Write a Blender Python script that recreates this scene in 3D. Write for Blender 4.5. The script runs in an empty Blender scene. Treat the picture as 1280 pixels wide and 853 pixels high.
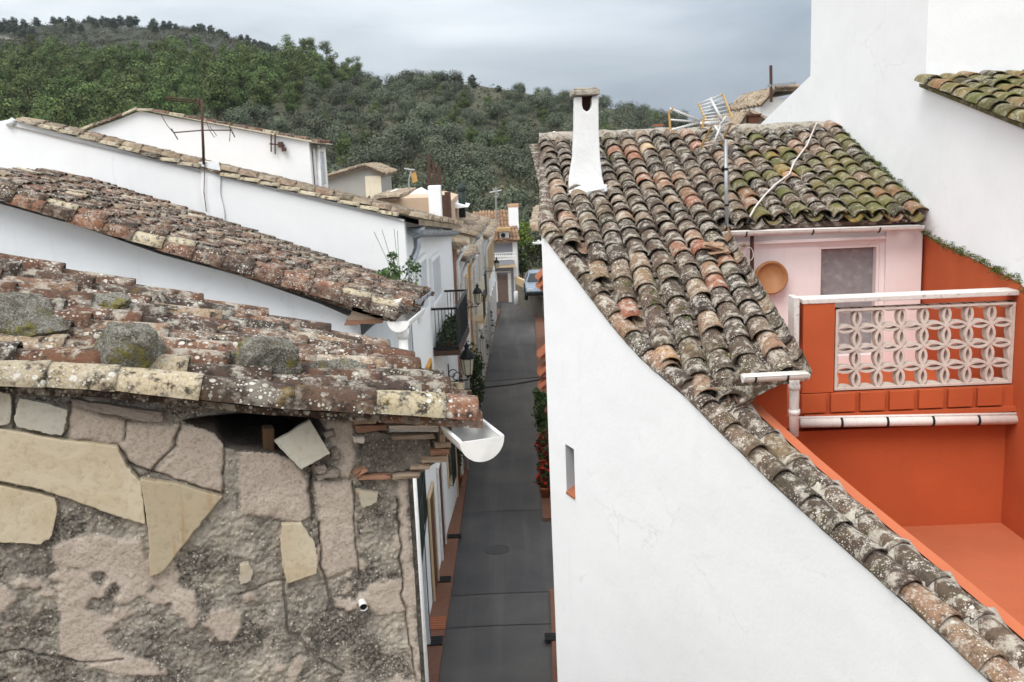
import bpy, bmesh, math, random
import numpy as np
from mathutils import Vector, Matrix, Euler
random.seed(7); rng = np.random.default_rng(7)
SC = bpy.context.scene; COL = SC.collection
R = math.radians

# ---------------------------------------------------------------- camera
CAMZ = 9.5
W, H, F = 1280.0, 853.0, 1244.0
PITCH = math.atan((H/2-190)/F); ROLL = R(2.4)
fw = np.array([0, math.cos(PITCH), -math.sin(PITCH)]); up0 = np.array([0, math.sin(PITCH), math.cos(PITCH)]); rt0 = np.array([1.0, 0, 0])
rt = rt0*math.cos(ROLL)-up0*math.sin(ROLL); up = rt0*math.sin(ROLL)+up0*math.cos(ROLL)
CAM = np.array([0, 0, CAMZ])
cd = bpy.data.cameras.new('camera'); co = bpy.data.objects.new('camera', cd); COL.objects.link(co); SC.camera = co
cd.sensor_width = 36; cd.lens = F/W*36; cd.clip_start = 0.05; cd.clip_end = 9000
co.matrix_world = Matrix(((rt[0], up[0], -fw[0], 0), (rt[1], up[1], -fw[1], 0), (rt[2], up[2], -fw[2], CAMZ), (0, 0, 0, 1)))
cd.dof.use_dof = True; cd.dof.focus_distance = 6.0; cd.dof.aperture_fstop = 6.3
def ray(x, y): return rt*(x-W/2)/F-up*(y-H/2)/F+fw
def atY(x, y, Y): d = ray(x, y); return CAM+d*(Y/d[1])
def atZ(x, y, z): d = ray(x, y); return CAM+d*((z-CAMZ)/d[2])
def atX(x, y, X): d = ray(x, y); return CAM+d*(X/d[0])
def on_plane(x, y, P, n):
    d = ray(x, y); return CAM+d*(np.dot(np.array(P)-CAM, n)/np.dot(d, n))

# ---------------------------------------------------------------- world, sun, exposure
SUN_EL, SUN_AZ = 52, 205     # azimuth clockwise from +Y: behind the camera, a little to its left
def N(nt, t, ins=None, **props):
    n = nt.nodes.new(t)
    for k, v in props.items(): setattr(n, k, v)
    for k, v in (ins or {}).items():
        s = n.inputs[k]
        if isinstance(v, bpy.types.NodeSocket): nt.links.new(v, s)
        else: s.default_value = v
    return n
def ramp(nt, fac, stops, interp='LINEAR'):
    n = nt.nodes.new('ShaderNodeValToRGB'); nt.links.new(fac, n.inputs[0]); cr = n.color_ramp; cr.interpolation = interp
    while len(cr.elements) < len(stops): cr.elements.new(0.5)
    for e, (p, c) in zip(cr.elements, stops):
        e.position = p; e.color = (c, c, c, 1) if not hasattr(c, '__len__') else (*c[:3], 1)
    return n.outputs[0]
def mixc(nt, fac, a, b, blend='MIX'):
    n = nt.nodes.new('ShaderNodeMix'); n.data_type = 'RGBA'; n.blend_type = blend
    for idx, v in ((0, fac), (6, a), (7, b)):
        if isinstance(v, bpy.types.NodeSocket): nt.links.new(v, n.inputs[idx])
        elif idx == 0: n.inputs[0].default_value = v
        else: n.inputs[idx].default_value = (*v[:3], 1)
    return n.outputs[2]
def math_(nt, op, a, b=0.0, clamp=False):
    n = nt.nodes.new('ShaderNodeMath'); n.operation = op; n.use_clamp = clamp
    for i, v in enumerate((a, b)):
        if isinstance(v, bpy.types.NodeSocket): nt.links.new(v, n.inputs[i])
        else: n.inputs[i].default_value = v
    return n.outputs[0]
def hx(r, g=None, b=None):
    if g is None: r, g, b = r
    f = lambda c: (c/255/12.92) if c/255 <= 0.04045 else ((c/255+0.055)/1.055)**2.4
    return (f(r), f(g), f(b))
wd = bpy.data.worlds.new("World"); SC.world = wd; wd.use_nodes = True
nt = wd.node_tree; nt.nodes.clear()
sky = N(nt, 'ShaderNodeTexSky', sky_type='NISHITA', sun_disc=False, sun_elevation=R(SUN_EL), sun_rotation=R(SUN_AZ), air_density=1.0, dust_density=3.0)
tc = N(nt, 'ShaderNodeTexCoord')
sep = N(nt, 'ShaderNodeSeparateXYZ', {0: tc.outputs['Generated']})
mp = N(nt, 'ShaderNodeMapping', {'Vector': tc.outputs['Generated'], 'Scale': (2.0, 2.0, 7.5)})
nz = N(nt, 'ShaderNodeTexNoise', {'Vector': mp.outputs[0], 'Scale': 1.7, 'Detail': 7.0, 'Roughness': 0.55, 'Distortion': 0.5})
clouds = ramp(nt, nz.outputs['Fac'], [(0.28, (4.7, 5.05, 5.45)), (0.5, (6.7, 6.95, 7.15)), (0.72, (9.0, 9.05, 9.05))])
low = ramp(nt, sep.outputs['Z'], [(0.0, (0.30, 0.335, 0.38)), (0.04, (0.36, 0.395, 0.435)), (0.09, (0.50, 0.525, 0.55)), (0.15, (0.62, 0.64, 0.655)), (0.3, (1.1, 1.1, 1.1)), (1.0, (1.8, 1.77, 1.72))])
side = ramp(nt, math_(nt, 'ADD', math_(nt, 'MULTIPLY', sep.outputs['X'], 0.5), 0.5), [(0.28, (1.10, 1.09, 1.08)), (0.46, (1.06, 1.06, 1.06)), (0.55, (0.84, 0.86, 0.89)), (0.63, (0.66, 0.69, 0.74)), (0.82, (0.95, 0.95, 0.95))])
cl = mixc(nt, 1.0, mixc(nt, 1.0, clouds, low, 'MULTIPLY'), side, 'MULTIPLY')
mixed = mixc(nt, 0.86, sky.outputs[0], cl)
bg = N(nt, 'ShaderNodeBackground', {'Color': mixed, 'Strength': 0.115})
out = N(nt, 'ShaderNodeOutputWorld', {'Surface': bg.outputs[0]})
sd = bpy.data.lights.new('sun', 'SUN'); sd.energy = 1.15; sd.angle = R(32); sd.color = (1.0, 0.965, 0.92)
so = bpy.data.objects.new('sun', sd); COL.objects.link(so)
sdir = Vector((math.sin(R(SUN_AZ))*math.cos(R(SUN_EL)), math.cos(R(SUN_AZ))*math.cos(R(SUN_EL)), math.sin(R(SUN_EL))))
so.rotation_euler = sdir.to_track_quat('Z', 'Y').to_euler()
SC.view_settings.view_transform = 'Standard'; SC.view_settings.look = 'None'
SC.view_settings.gamma = 1; SC.view_settings.use_curve_mapping = False; SC.view_settings.exposure = 0.74
SC.cycles.use_denoising = True

# ---------------------------------------------------------------- noise for shaping geometry
def _hash(ix, iy, iz):
    h = (ix*374761393+iy*668265263+iz*1274126177) & 0xffffffff
    h = ((h ^ (h >> 13))*1274126177) & 0xffffffff
    return ((h ^ (h >> 16)) & 0xffff)/65535.0
def vnoise(P):
    P = np.asarray(P, float); i = np.floor(P).astype(np.int64); f = P-i; f = f*f*(3-2*f)
    r = 0
    for a in (0, 1):
        for b in (0, 1):
            for c in (0, 1):
                w = (f[:, 0] if a else 1-f[:, 0])*(f[:, 1] if b else 1-f[:, 1])*(f[:, 2] if c else 1-f[:, 2])
                r = r+w*_hash(i[:, 0]+a, i[:, 1]+b, i[:, 2]+c)
    return r
def fbm(P, oct=4, gain=0.5):
    P = np.asarray(P, float); s = 0; a = 1; t = 0
    for k in range(oct): s = s+a*vnoise(P*(2.0**k)+17.3*k); t += a; a *= gain
    return s/t-0.5

# ---------------------------------------------------------------- materials
def newmat(name):
    m = bpy.data.materials.new(name); m.use_nodes = True; t = m.node_tree
    p = t.nodes['Principled BSDF']; p.inputs['Roughness'].default_value = 0.9
    if 'Specular IOR Level' in p.inputs: p.inputs['Specular IOR Level'].default_value = 0.3
    return m, t, p
def bumpit(t, p, h, strength, dist=0.02):
    b = N(t, 'ShaderNodeBump', {'Height': h, 'Strength': strength, 'Distance': dist}); t.links.new(b.outputs[0], p.inputs['Normal'])
def simple(name, col, rough=0.6, metal=0.0, spots=0.0, spot_col=(0.1, 0.07, 0.05), scale=9.0):
    m, t, p = newmat(name); p.inputs['Roughness'].default_value = rough; p.inputs['Metallic'].default_value = metal
    tcx = N(t, 'ShaderNodeTexCoord'); nz = N(t, 'ShaderNodeTexNoise', {'Vector': tcx.outputs['Object'], 'Scale': scale, 'Detail': 6.0, 'Roughness': 0.6})
    c = mixc(t, ramp(t, nz.outputs['Fac'], [(0.35, 0.0), (0.7, 1.0)]), [x*0.86 for x in col], [min(1, x*1.08) for x in col])
    if spots: c = mixc(t, math_(t, 'MULTIPLY', ramp(t, nz.outputs['Fac'], [(0.55, 0.0), (0.7, 1.0)]), spots), c, spot_col)
    t.links.new(c, p.inputs['Base Color']); bumpit(t, p, nz.outputs['Fac'], 0.12)
    return m
def stucco(name, col, var=0.07, bump=0.25, stain=0.25, stain_col=(0.22, 0.2, 0.17), lump=2.0):
    m, t, p = newmat(name); v = N(t, 'ShaderNodeTexCoord').outputs['Object']
    n1 = N(t, 'ShaderNodeTexNoise', {'Vector': v, 'Scale': 0.9, 'Detail': 7.0, 'Roughness': 0.6})
    n2 = N(t, 'ShaderNodeTexNoise', {'Vector': v, 'Scale': 26.0, 'Detail': 5.0, 'Roughness': 0.65})
    n3 = N(t, 'ShaderNodeTexNoise', {'Vector': v, 'Scale': lump, 'Detail': 3.0})
    ms = N(t, 'ShaderNodeMapping', {'Vector': v, 'Scale': (3.2, 3.2, 0.32)})
    n4 = N(t, 'ShaderNodeTexNoise', {'Vector': ms.outputs[0], 'Scale': 1.0, 'Detail': 8.0, 'Roughness': 0.65})
    n5 = N(t, 'ShaderNodeTexNoise', {'Vector': v, 'Scale': 3.3, 'Detail': 8.0, 'Roughness': 0.7})
    c = mixc(t, ramp(t, n1.outputs['Fac'], [(0.35, 0.0), (0.65, 1.0)]), [x*(1-var) for x in col], col)
    c = mixc(t, math_(t, 'MULTIPLY', ramp(t, n2.outputs['Fac'], [(0.3, 1.0), (0.55, 0.0)]), var*1.2), c, [x*0.8 for x in col])
    c = mixc(t, math_(t, 'MULTIPLY', ramp(t, n4.outputs['Fac'], [(0.56, 0.0), (0.78, 1.0)]), stain), c, stain_col)
    c = mixc(t, math_(t, 'MULTIPLY', ramp(t, n5.outputs['Fac'], [(0.62, 0.0), (0.74, 1.0)]), stain*0.8), c, stain_col)
    wv = N(t, 'ShaderNodeVectorMath', {0: v, 1: N(t, 'ShaderNodeVectorMath', {0: n5.outputs['Color'], 1: (0.35, 0.35, 0.35)}, operation='MULTIPLY').outputs[0]}, operation='ADD').outputs[0]
    ck = N(t, 'ShaderNodeTexVoronoi', {'Vector': wv, 'Scale': 0.8}, feature='DISTANCE_TO_EDGE').outputs['Distance']
    c = mixc(t, math_(t, 'MULTIPLY', ramp(t, ck, [(0.0, 1.0), (0.006, 0.0)]), ramp(t, n1.outputs['Fac'], [(0.5, 0.0), (0.6, 0.45)])), c, stain_col)
    t.links.new(c, p.inputs['Base Color'])
    wave = N(t, 'ShaderNodeTexNoise', {'Vector': v, 'Scale': 1.1, 'Detail': 2.0}).outputs['Fac']; hgt = math_(t, 'ADD', math_(t, 'ADD', math_(t, 'MULTIPLY', wave, 2.6), math_(t, 'MULTIPLY', n3.outputs['Fac'], 2.2)), math_(t, 'MULTIPLY', n2.outputs['Fac'], 0.35))
    bumpit(t, p, hgt, bump, 0.03)
    return m
def attr(t, name): return N(t, 'ShaderNodeAttribute', attribute_name=name).outputs['Fac']
def tilemat(name, stops, pale=0.5, spots=0.5, yellow=0.1, moss=0.1, dark=0.4, scale=1.0, pale_col=hx(190, 184, 170), bump=0.6):
    m, t, p = newmat(name); v = N(t, 'ShaderNodeTexCoord').outputs['Object']; r = attr(t, 'rnd')
    off = N(t, 'ShaderNodeCombineXYZ', {0: math_(t, 'MULTIPLY', r, 31.0), 1: math_(t, 'MULTIPLY', r, 17.0), 2: 0.0})
    vv = N(t, 'ShaderNodeVectorMath', {0: v, 1: off.outputs[0]}, operation='ADD').outputs[0]
    big = N(t, 'ShaderNodeTexNoise', {'Vector': vv, 'Scale': 3.5*scale, 'Detail': 4.0}).outputs['Fac']
    mid = N(t, 'ShaderNodeTexNoise', {'Vector': vv, 'Scale': 16*scale, 'Detail': 9.0, 'Roughness': 0.72}).outputs['Fac']
    mid2 = N(t, 'ShaderNodeTexNoise', {'Vector': v, 'Scale': 9*scale, 'Detail': 9.0, 'Roughness': 0.75}).outputs['Fac']
    fine = N(t, 'ShaderNodeTexNoise', {'Vector': v, 'Scale': 75*scale, 'Detail': 5.0, 'Roughness': 0.7}).outputs['Fac']
    c = ramp(t, r, stops)
    c = mixc(t, math_(t, 'MULTIPLY', ramp(t, big, [(0.4, 0.0), (0.65, 1.0)]), 0.14), c, hx(130, 92, 70))
    c = mixc(t, math_(t, 'MULTIPLY', ramp(t, mid, [(0.50, 0.0), (0.60, 1.0)]), dark), c, hx(46, 38, 33))
    c = mixc(t, math_(t, 'MULTIPLY', ramp(t, mid2, [(0.50, 0.0), (0.585, 1.0)]), pale), c, pale_col)
    vor = N(t, 'ShaderNodeTexVoronoi', {'Vector': v, 'Scale': 62*scale, 'Randomness': 1.0})
    vor2 = N(t, 'ShaderNodeTexVoronoi', {'Vector': v, 'Scale': 26*scale, 'Randomness': 1.0})
    cluster = ramp(t, N(t, 'ShaderNodeTexNoise', {'Vector': v, 'Scale': 5.0*scale, 'Detail': 3.0}).outputs['Fac'], [(0.42, 0.0), (0.6, 1.0)])
    d1 = math_(t, 'LESS_THAN', vor.outputs['Distance'], math_(t, 'MULTIPLY', N(t, 'ShaderNodeSeparateColor', {0: vor.outputs['Color']}).outputs[0], 0.42))
    d2 = math_(t, 'LESS_THAN', vor2.outputs['Distance'], math_(t, 'MULTIPLY', math_(t, 'SUBTRACT', N(t, 'ShaderNodeSeparateColor', {0: vor2.outputs['Color']}).outputs[1], 0.35), 0.6))
    dots = math_(t, 'MULTIPLY', math_(t, 'MAXIMUM', d1, d2), math_(t, 'MULTIPLY', cluster, spots))
    c = mixc(t, dots, c, hx(205, 202, 192))
    yl = N(t, 'ShaderNodeTexNoise', {'Vector': vv, 'Scale': 7*scale, 'Detail': 7.0, 'Roughness': 0.7}).outputs['Fac']
    c = mixc(t, math_(t, 'MULTIPLY', ramp(t, yl, [(0.6, 0.0), (0.66, 1.0)]), yellow), c, hx(150, 128, 48))
    ms = N(t, 'ShaderNodeTexNoise', {'Vector': v, 'Scale': 2.2*scale, 'Detail': 9.0, 'Roughness': 0.75}).outputs['Fac']
    c = mixc(t, math_(t, 'MULTIPLY', ramp(t, ms, [(0.48, 0.0), (0.6, 1.0)]), moss), c, hx(92, 96, 44))
    c = mixc(t, math_(t, 'MULTIPLY', ramp(t, fine, [(0.35, 1.0), (0.5, 0.0)]), 0.45), c, hx(52, 44, 38))
    t.links.new(c, p.inputs['Base Color'])
    h = math_(t, 'ADD', math_(t, 'MULTIPLY', mid, 1.0), math_(t, 'MULTIPLY', fine, 0.5)); h = math_(t, 'ADD', h, math_(t, 'MULTIPLY', dots, 0.25))
    bumpit(t, p, h, bump, 0.012)
    return m
def leafmat(name, stops, sat_var=0.15):
    m, t, p = newmat(name); r = attr(t, 'rnd'); oi = N(t, 'ShaderNodeObjectInfo').outputs['Random']
    c = ramp(t, r, stops)
    hs = N(t, 'ShaderNodeHueSaturation', {'Color': c, 'Hue': math_(t, 'ADD', 0.48, math_(t, 'MULTIPLY', oi, 0.04)), 'Saturation': 1.0, 'Value': math_(t, 'ADD', 0.72, math_(t, 'MULTIPLY', oi, 0.6))})
    t.links.new(hs.outputs[0], p.inputs['Base Color']); p.inputs['Roughness'].default_value = 0.75
    return m

# ---------------------------------------------------------------- mesh building
ROOT = {}
class MB:
    def __init__(s): s.nv = []; s.v = []; s.f = []; s.r = []; s.k = []; s.n = 0; s.mi = []; s.cur = 0
    def add(s, V, Fs, rnd=0.5, mask=0.0, mi=None):
        mi = s.cur if mi is None else mi
        V = np.asarray(V, float).reshape(-1, 3); n = len(V)
        s.v.append(V); s.r.append(np.broadcast_to(np.asarray(rnd, float), (n,)).copy()); s.k.append(np.broadcast_to(np.asarray(mask, float), (n,)).copy())
        Fl = Fs.tolist() if isinstance(Fs, np.ndarray) else Fs
        o = s.n
        s.f += [[i+o for i in q] for q in Fl]; s.mi += [mi]*len(Fl); s.n += n
        return s
    def box(s, c, size, rz=0.0, rot=None, **kw):
        x, y, z = [q/2 for q in size]
        V = np.array([(a*x, b*y, d*z) for d in (-1, 1) for b in (-1, 1) for a in (-1, 1)], float)
        M = np.array((rot if rot is not None else Euler((0, 0, rz))).to_matrix()) if not isinstance(rot, np.ndarray) else rot
        V = V@M.T+np.array(c)
        return s.add(V, [[0, 2, 3, 1], [4, 5, 7, 6], [0, 1, 5, 4], [2, 6, 7, 3], [0, 4, 6, 2], [1, 3, 7, 5]], **kw)
    def bar(s, a, b, w, h, upv=(0, 0, 1), **kw):      # a box running from a to b
        a = np.array(a, float); b = np.array(b, float); d = b-a; L = np.linalg.norm(d); d /= L
        u = np.array(upv, float); sd = np.cross(d, u); sd /= np.linalg.norm(sd)+1e-9; u = np.cross(sd, d)
        return s.box((a+b)/2, (L, w, h), rot=np.stack([d, sd, u], 1), **kw)
    def tube(s, pts, r, n=8, cap=True, **kw):
        P = np.array(pts, float); m = len(P); rr = np.broadcast_to(np.asarray(r, float), (m,))
        T = np.gradient(P, axis=0) if m > 2 else np.repeat((P[1:]-P[:1]), 2, 0)
        T /= np.linalg.norm(T, axis=1)[:, None]+1e-9
        ref = np.array((0, 0, 1.0)) if abs(T[0][2]) < 0.9 else np.array((1.0, 0, 0))
        V = []
        for i in range(m):
            a = np.cross(T[i], ref); a /= np.linalg.norm(a)+1e-9; b = np.cross(T[i], a); ref = np.cross(a, T[i])*1.0
            an = np.linspace(0, 2*math.pi, n, endpoint=False)
            V.append(P[i]+rr[i]*(np.cos(an)[:, None]*a+np.sin(an)[:, None]*b))
        Fs = [[i*n+j, i*n+(j+1) % n, (i+1)*n+(j+1) % n, (i+1)*n+j] for i in range(m-1) for j in range(n)]
        if cap: Fs += [list(range(n))[::-1], list(range((m-1)*n, m*n))]
        return s.add(np.concatenate(V), Fs, **kw)
    def lathe(s, c, prof, n=16, axis=None, **kw):     # prof: (radius, height) pairs
        c = np.array(c, float); m = len(prof); an = np.linspace(0, 2*math.pi, n, endpoint=False)
        V = np.concatenate([np.stack([q*np.cos(an), q*np.sin(an), np.full(n, z)], 1) for q, z in prof])
        if axis is not None: V = V@np.array(Vector((0, 0, 1)).rotation_difference(Vector(axis)).to_matrix()).T
        Fs = [[i*n+j, i*n+(j+1) % n, (i+1)*n+(j+1) % n, (i+1)*n+j] for i in range(m-1) for j in range(n)]
        Fs += [list(range(n))[::-1], list(range((m-1)*n, m*n))]
        return s.add(V+c, Fs, **kw)
    def prism(s, poly, off, **kw):                    # planar polygon swept by a vector
        P = np.array(poly, float); n = len(P); o = np.array(off, float)
        Fs = [list(range(n))[::-1], list(range(n, 2*n))]+[[i, (i+1) % n, n+(i+1) % n, n+i] for i in range(n)]
        return s.add(np.concatenate([P, P+o]), Fs, **kw)
    def quad(s, a, b, c, d, **kw): return s.add([a, b, c, d], [[0, 1, 2, 3]], **kw)
    def grid(s, G, rnd=0.5, mask=0.0, keep=None, **kw):
        G = np.asarray(G, float); a, b = G.shape[:2]
        i = np.arange((a-1)*(b-1)); q = (i//(b-1))*b+i % (b-1)
        Fs = np.stack([q, q+1, q+b+1, q+b], 1)
        if keep is not None: Fs = Fs[np.asarray(keep).reshape(-1)]
        return s.add(G.reshape(-1, 3), Fs, rnd=np.asarray(rnd).reshape(-1) if np.ndim(rnd) > 1 else rnd, mask=np.asarray(mask).reshape(-1) if np.ndim(mask) > 1 else mask, **kw)
    def build(s, name, mat, parent=None, smooth=False, loc=None, local=False, bevel=0.0, weld=False):
        V = np.concatenate(s.v); me = bpy.data.meshes.new(name)
        if parent is None and loc is None: loc = ((V[:, 0].min()+V[:, 0].max())/2, (V[:, 1].min()+V[:, 1].max())/2, V[:, 2].min())
        if parent is None: V = V-np.array(loc)
        me.from_pydata(V.tolist(), [], s.f)
        for nm, arr in (('rnd', s.r), ('mask', s.k)):
            at = me.attributes.new(nm, 'FLOAT', 'POINT'); at.data.foreach_set('value', np.concatenate(arr).astype(np.float32))
        mats = mat if isinstance(mat, (list, tuple)) else [mat]
        for m in mats: me.materials.append(m) if m else None
        if len(mats) > 1: me.polygons.foreach_set('material_index', s.mi)
        if smooth: me.polygons.foreach_set('use_smooth', [True]*len(me.polygons))
        me.update()
        o = bpy.data.objects.new(name, me); COL.objects.link(o)
        if parent is not None:
            o.parent = parent
            if not local and parent.name in ROOT: o.matrix_parent_inverse = Matrix.Translation(-Vector(ROOT[parent.name]))
        else: o.location = loc
        if bevel:
            b = o.modifiers.new('bevel', 'BEVEL'); b.width = bevel; b.segments = 2; b.limit_method = 'ANGLE'; b.angle_limit = R(40)
        return o
def tag(o, label=None, cat=None, group=None, kind=None):
    if label: o['label'] = label
    if cat: o['category'] = cat
    if group: o['group'] = group
    if kind: o['kind'] = kind
    return o
def thing(name, label, cat, loc, group=None, rz=0.0):
    o = bpy.data.objects.new(name, None); COL.objects.link(o); o.location = loc; o.rotation_euler = (0, 0, rz); o.empty_display_size = 0.2
    ROOT[o.name] = tuple(float(q) for q in loc); return tag(o, label, cat, group)
KIDS = {}
def copy_tree(o, loc=None, rz=None, label=None, scale=None, parent=None):
    c = o.copy(); COL.objects.link(c)
    if parent is not None: c.parent = parent
    if loc is not None: c.location = loc
    if rz is not None: c.rotation_euler = (0, 0, rz)
    if scale is not None: c.scale = scale if hasattr(scale, '__len__') else (scale,)*3
    if label: c['label'] = label
    for ch in list(o.children): copy_tree(ch, parent=c)
    return c

# ---------------------------------------------------------------- barrel tiles on a curved sheet
ARC = np.array
def bil(A, B, C, D):      # A top-left, B top-right, C bottom-right, D bottom-left; u across, v down
    A, B, C, D = [np.array(q, float) for q in (A, B, C, D)]
    return lambda u, v: (A*(1-u)+B*u)*(1-v)+(D*(1-u)+C*u)*v
def one_tile(mb, p0, p1, nrm, r0, r1, rnd, lift=0.012, na=8, nl=3, thick=0.014, flip=False, rough=0.0, flat=0.9, spread=82, mask=0.0):
    p0 = np.array(p0); p1 = np.array(p1); ax = p1-p0; L = np.linalg.norm(ax); ax = ax/L
    n = np.array(nrm)-np.dot(nrm, ax)*ax; n /= np.linalg.norm(n); sd = np.cross(ax, n)
    a = np.linspace(-R(spread), R(spread), na); t = np.linspace(0, 1, nl); sg = -1 if flip else 1
    def sheet(dr, tt):
        T, A = np.meshgrid(tt, a, indexing='ij'); rr = r0+(r1-r0)*T+dr
        return (p0+ax*0)[None, None]+ax*(T*L)[..., None]+sd*(rr*np.sin(A))[..., None]+n*(sg*rr*flat*(np.cos(A)-0.15)+lift*T+(r0 if flip else 0)*0.6)[..., None]
    O = sheet(0, t); I = sheet(-thick, np.array([max(0.0, 1-0.12/L), 1.0]))
    if rough:
        P = O.reshape(-1, 3); O = (P+n*(fbm(P*14+rnd*50, 4)*rough)[:, None]+sd*(fbm(P*9+rnd*90, 3)*rough)[:, None]).reshape(O.shape)
        e = O[-1]-sheet(0, t)[-1]; I = I+e[None]
    k = len(a); V = np.concatenate([O.reshape(-1, 3), I.reshape(-1, 3)]); Fs = []
    q = np.arange((nl-1)*(k-1)); b0 = (q//(k-1))*k+q % (k-1)
    Fs = np.stack([b0, b0+1, b0+k+1, b0+k], 1); o = nl*k; j = np.arange(k-1)
    rim = np.stack([(nl-1)*k+j, (nl-1)*k+j+1, o+k+j+1, o+k+j], 1); inn = np.stack([o+j+1, o+j, o+k+j, o+k+j+1], 1)
    mb.add(V, np.concatenate([Fs, rim, inn]), rnd=rnd, mask=mask)
def tile_field(mb, S, rows, expo, width, rowlen, up_hint=(0, 0, 1), keep=None, jit=0.012, na=8, nl=3, rough=0.004, pans=True, rnd_fn=None, over=0.07, vlim=None, pan_mb=None):
    for i, u in enumerate(rows):
        n = max(1, int(round(rowlen/expo))); ph = random.uniform(-0.25, 0.25)
        for k in range(n):
            v0 = (k+ph)/n; v1 = (k+1+ph)/n+over/rowlen
            if v0 < -0.02: v0 = -0.02
            if vlim and v1 > vlim(u): continue
            p0 = S(u, v0); p1 = S(u, v1)
            du = S(min(u+0.01, 1.2), v0)-S(min(u+0.01, 1.2)-0.02, v0); nrm = np.cross(p1-p0, du); nrm = nrm*np.sign(np.dot(nrm, up_hint)); nrm /= np.linalg.norm(nrm)
            if keep and not keep((p0+p1)/2): continue
            sd = np.cross((p1-p0)/np.linalg.norm(p1-p0), nrm)
            e0 = sd*random.gauss(0, jit*0.6); e1 = sd*random.gauss(0, jit)+nrm*random.gauss(0.006, jit*0.4)
            rr = rnd_fn((p0+p1)/2) if rnd_fn else random.random()
            one_tile(mb, p0+e0+nrm*0.02, p1+e1+nrm*0.02, nrm, width*0.40, width*0.50+random.uniform(-0.004, 0.006), rr, na=na, nl=nl, rough=rough)
            if pans and i < len(rows)-1:
                um = (u+rows[i+1])/2; q0 = S(um, v0+0.3/n); q1 = S(um, v1+0.3/n)
                if (keep and not keep((q0+q1)/2)) or (vlim and v1+0.3/n > vlim(um)+0.02): continue
                one_tile(pan_mb or mb, q0-nrm*0.012, q1-nrm*0.012, nrm, width*0.50, width*0.42, random.random(), na=max(5, na-2), nl=2, rough=rough, flip=True)
def leaf_cloud(mb, centers, radii, n, size, squash=1.0, shell=0.55, rnd=None, normals=False):
    centers = np.asarray(centers, float); radii = np.asarray(radii, float)
    w = radii**2; idx = rng.choice(len(centers), n, p=w/w.sum())
    d = rng.normal(size=(n, 3)); d /= np.linalg.norm(d, axis=1)[:, None]
    rad = radii[idx]*(shell+(1.08-shell)*rng.random(n)**0.7); d2 = d.copy(); d2[:, 2] *= squash
    P = centers[idx]+d2*rad[:, None]
    nn = d+rng.normal(size=(n, 3))*0.7
    if normals: ax0 = centers.mean(0); nn = d*0.8+(P-ax0)/(np.abs(centers-ax0).max()+1e-6)*0.5+np.array([0, 0, 0.45])+rng.normal(size=(n, 3))*0.33
    nn /= np.linalg.norm(nn, axis=1)[:, None]
    a = np.cross(nn, rng.normal(size=(n, 3))); a /= np.linalg.norm(a, axis=1)[:, None]+1e-9; b = np.cross(nn, a)
    s = size*(0.55+0.9*rng.random(n))[:, None]
    V = np.stack([P-a*s*0.5, P+b*s*0.42, P+a*s*0.5, P-b*s*0.42], 1).reshape(-1, 3)
    rn = np.clip(0.5+0.22*rng.normal(size=n)+0.25*(rng.random(len(centers))[idx]-0.5), 0, 1) if rnd is None else np.full(n, rnd)+rng.normal(size=n)*0.1
    if normals:
        ax = centers.mean(0); q = d*0.75+(P-ax)/(np.abs(centers-ax).max()+1e-6)*0.55+np.array([0, 0, 0.25])+rng.normal(size=(n, 3))*0.22; q /= np.linalg.norm(q, axis=1)[:, None]; pass
    mb.add(V, np.arange(4*n).reshape(n, 4), rnd=np.repeat(np.clip(rn, 0, 1), 4))
def pix(p):
    d = np.asarray(p, float)-CAM; f = d@fw
    return W/2+F*(d@rt)/f, H/2-F*(d@up)/f
def pick(S, x, y, nu=80, nv=240):       # the point of a sheet that a sight line meets
    u, v = np.meshgrid(np.linspace(0, 1, nu), np.linspace(0, 1, nv), indexing='ij'); 
    P = np.array([[S(a, b) for b in np.linspace(0, 1, nv)] for a in np.linspace(0, 1, nu)])
    X, Y = pix(P); k = np.argmin((X-x)**2+(Y-y)**2); return P.reshape(-1, 3)[k]
def inpoly(X, Y, poly):
    r = np.zeros(X.shape, bool); n = len(poly)
    for i in range(n):
        x1, y1 = poly[i]; x2, y2 = poly[(i+1) % n]
        c = ((y1 > Y) != (y2 > Y)) & (X < (x2-x1)*(Y-y1)/((y2-y1)+1e-12)+x1); r ^= c
    return r
def segdist(X, Y, pl):
    D = np.full(X.shape, 9.0)
    for (x1, y1), (x2, y2) in zip(pl[:-1], pl[1:]):
        dx, dy = x2-x1, y2-y1; t = np.clip(((X-x1)*dx+(Y-y1)*dy)/(dx*dx+dy*dy+1e-12), 0, 1)
        D = np.minimum(D, np.hypot(X-x1-t*dx, Y-y1-t*dy))
    return D
def blur(A, k=1):
    for _ in range(k):
        B = np.pad(A, 1, mode='edge'); A = (B[1:-1, 1:-1]*2+B[:-2, 1:-1]+B[2:, 1:-1]+B[1:-1, :-2]+B[1:-1, 2:])/6
    return A
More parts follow.
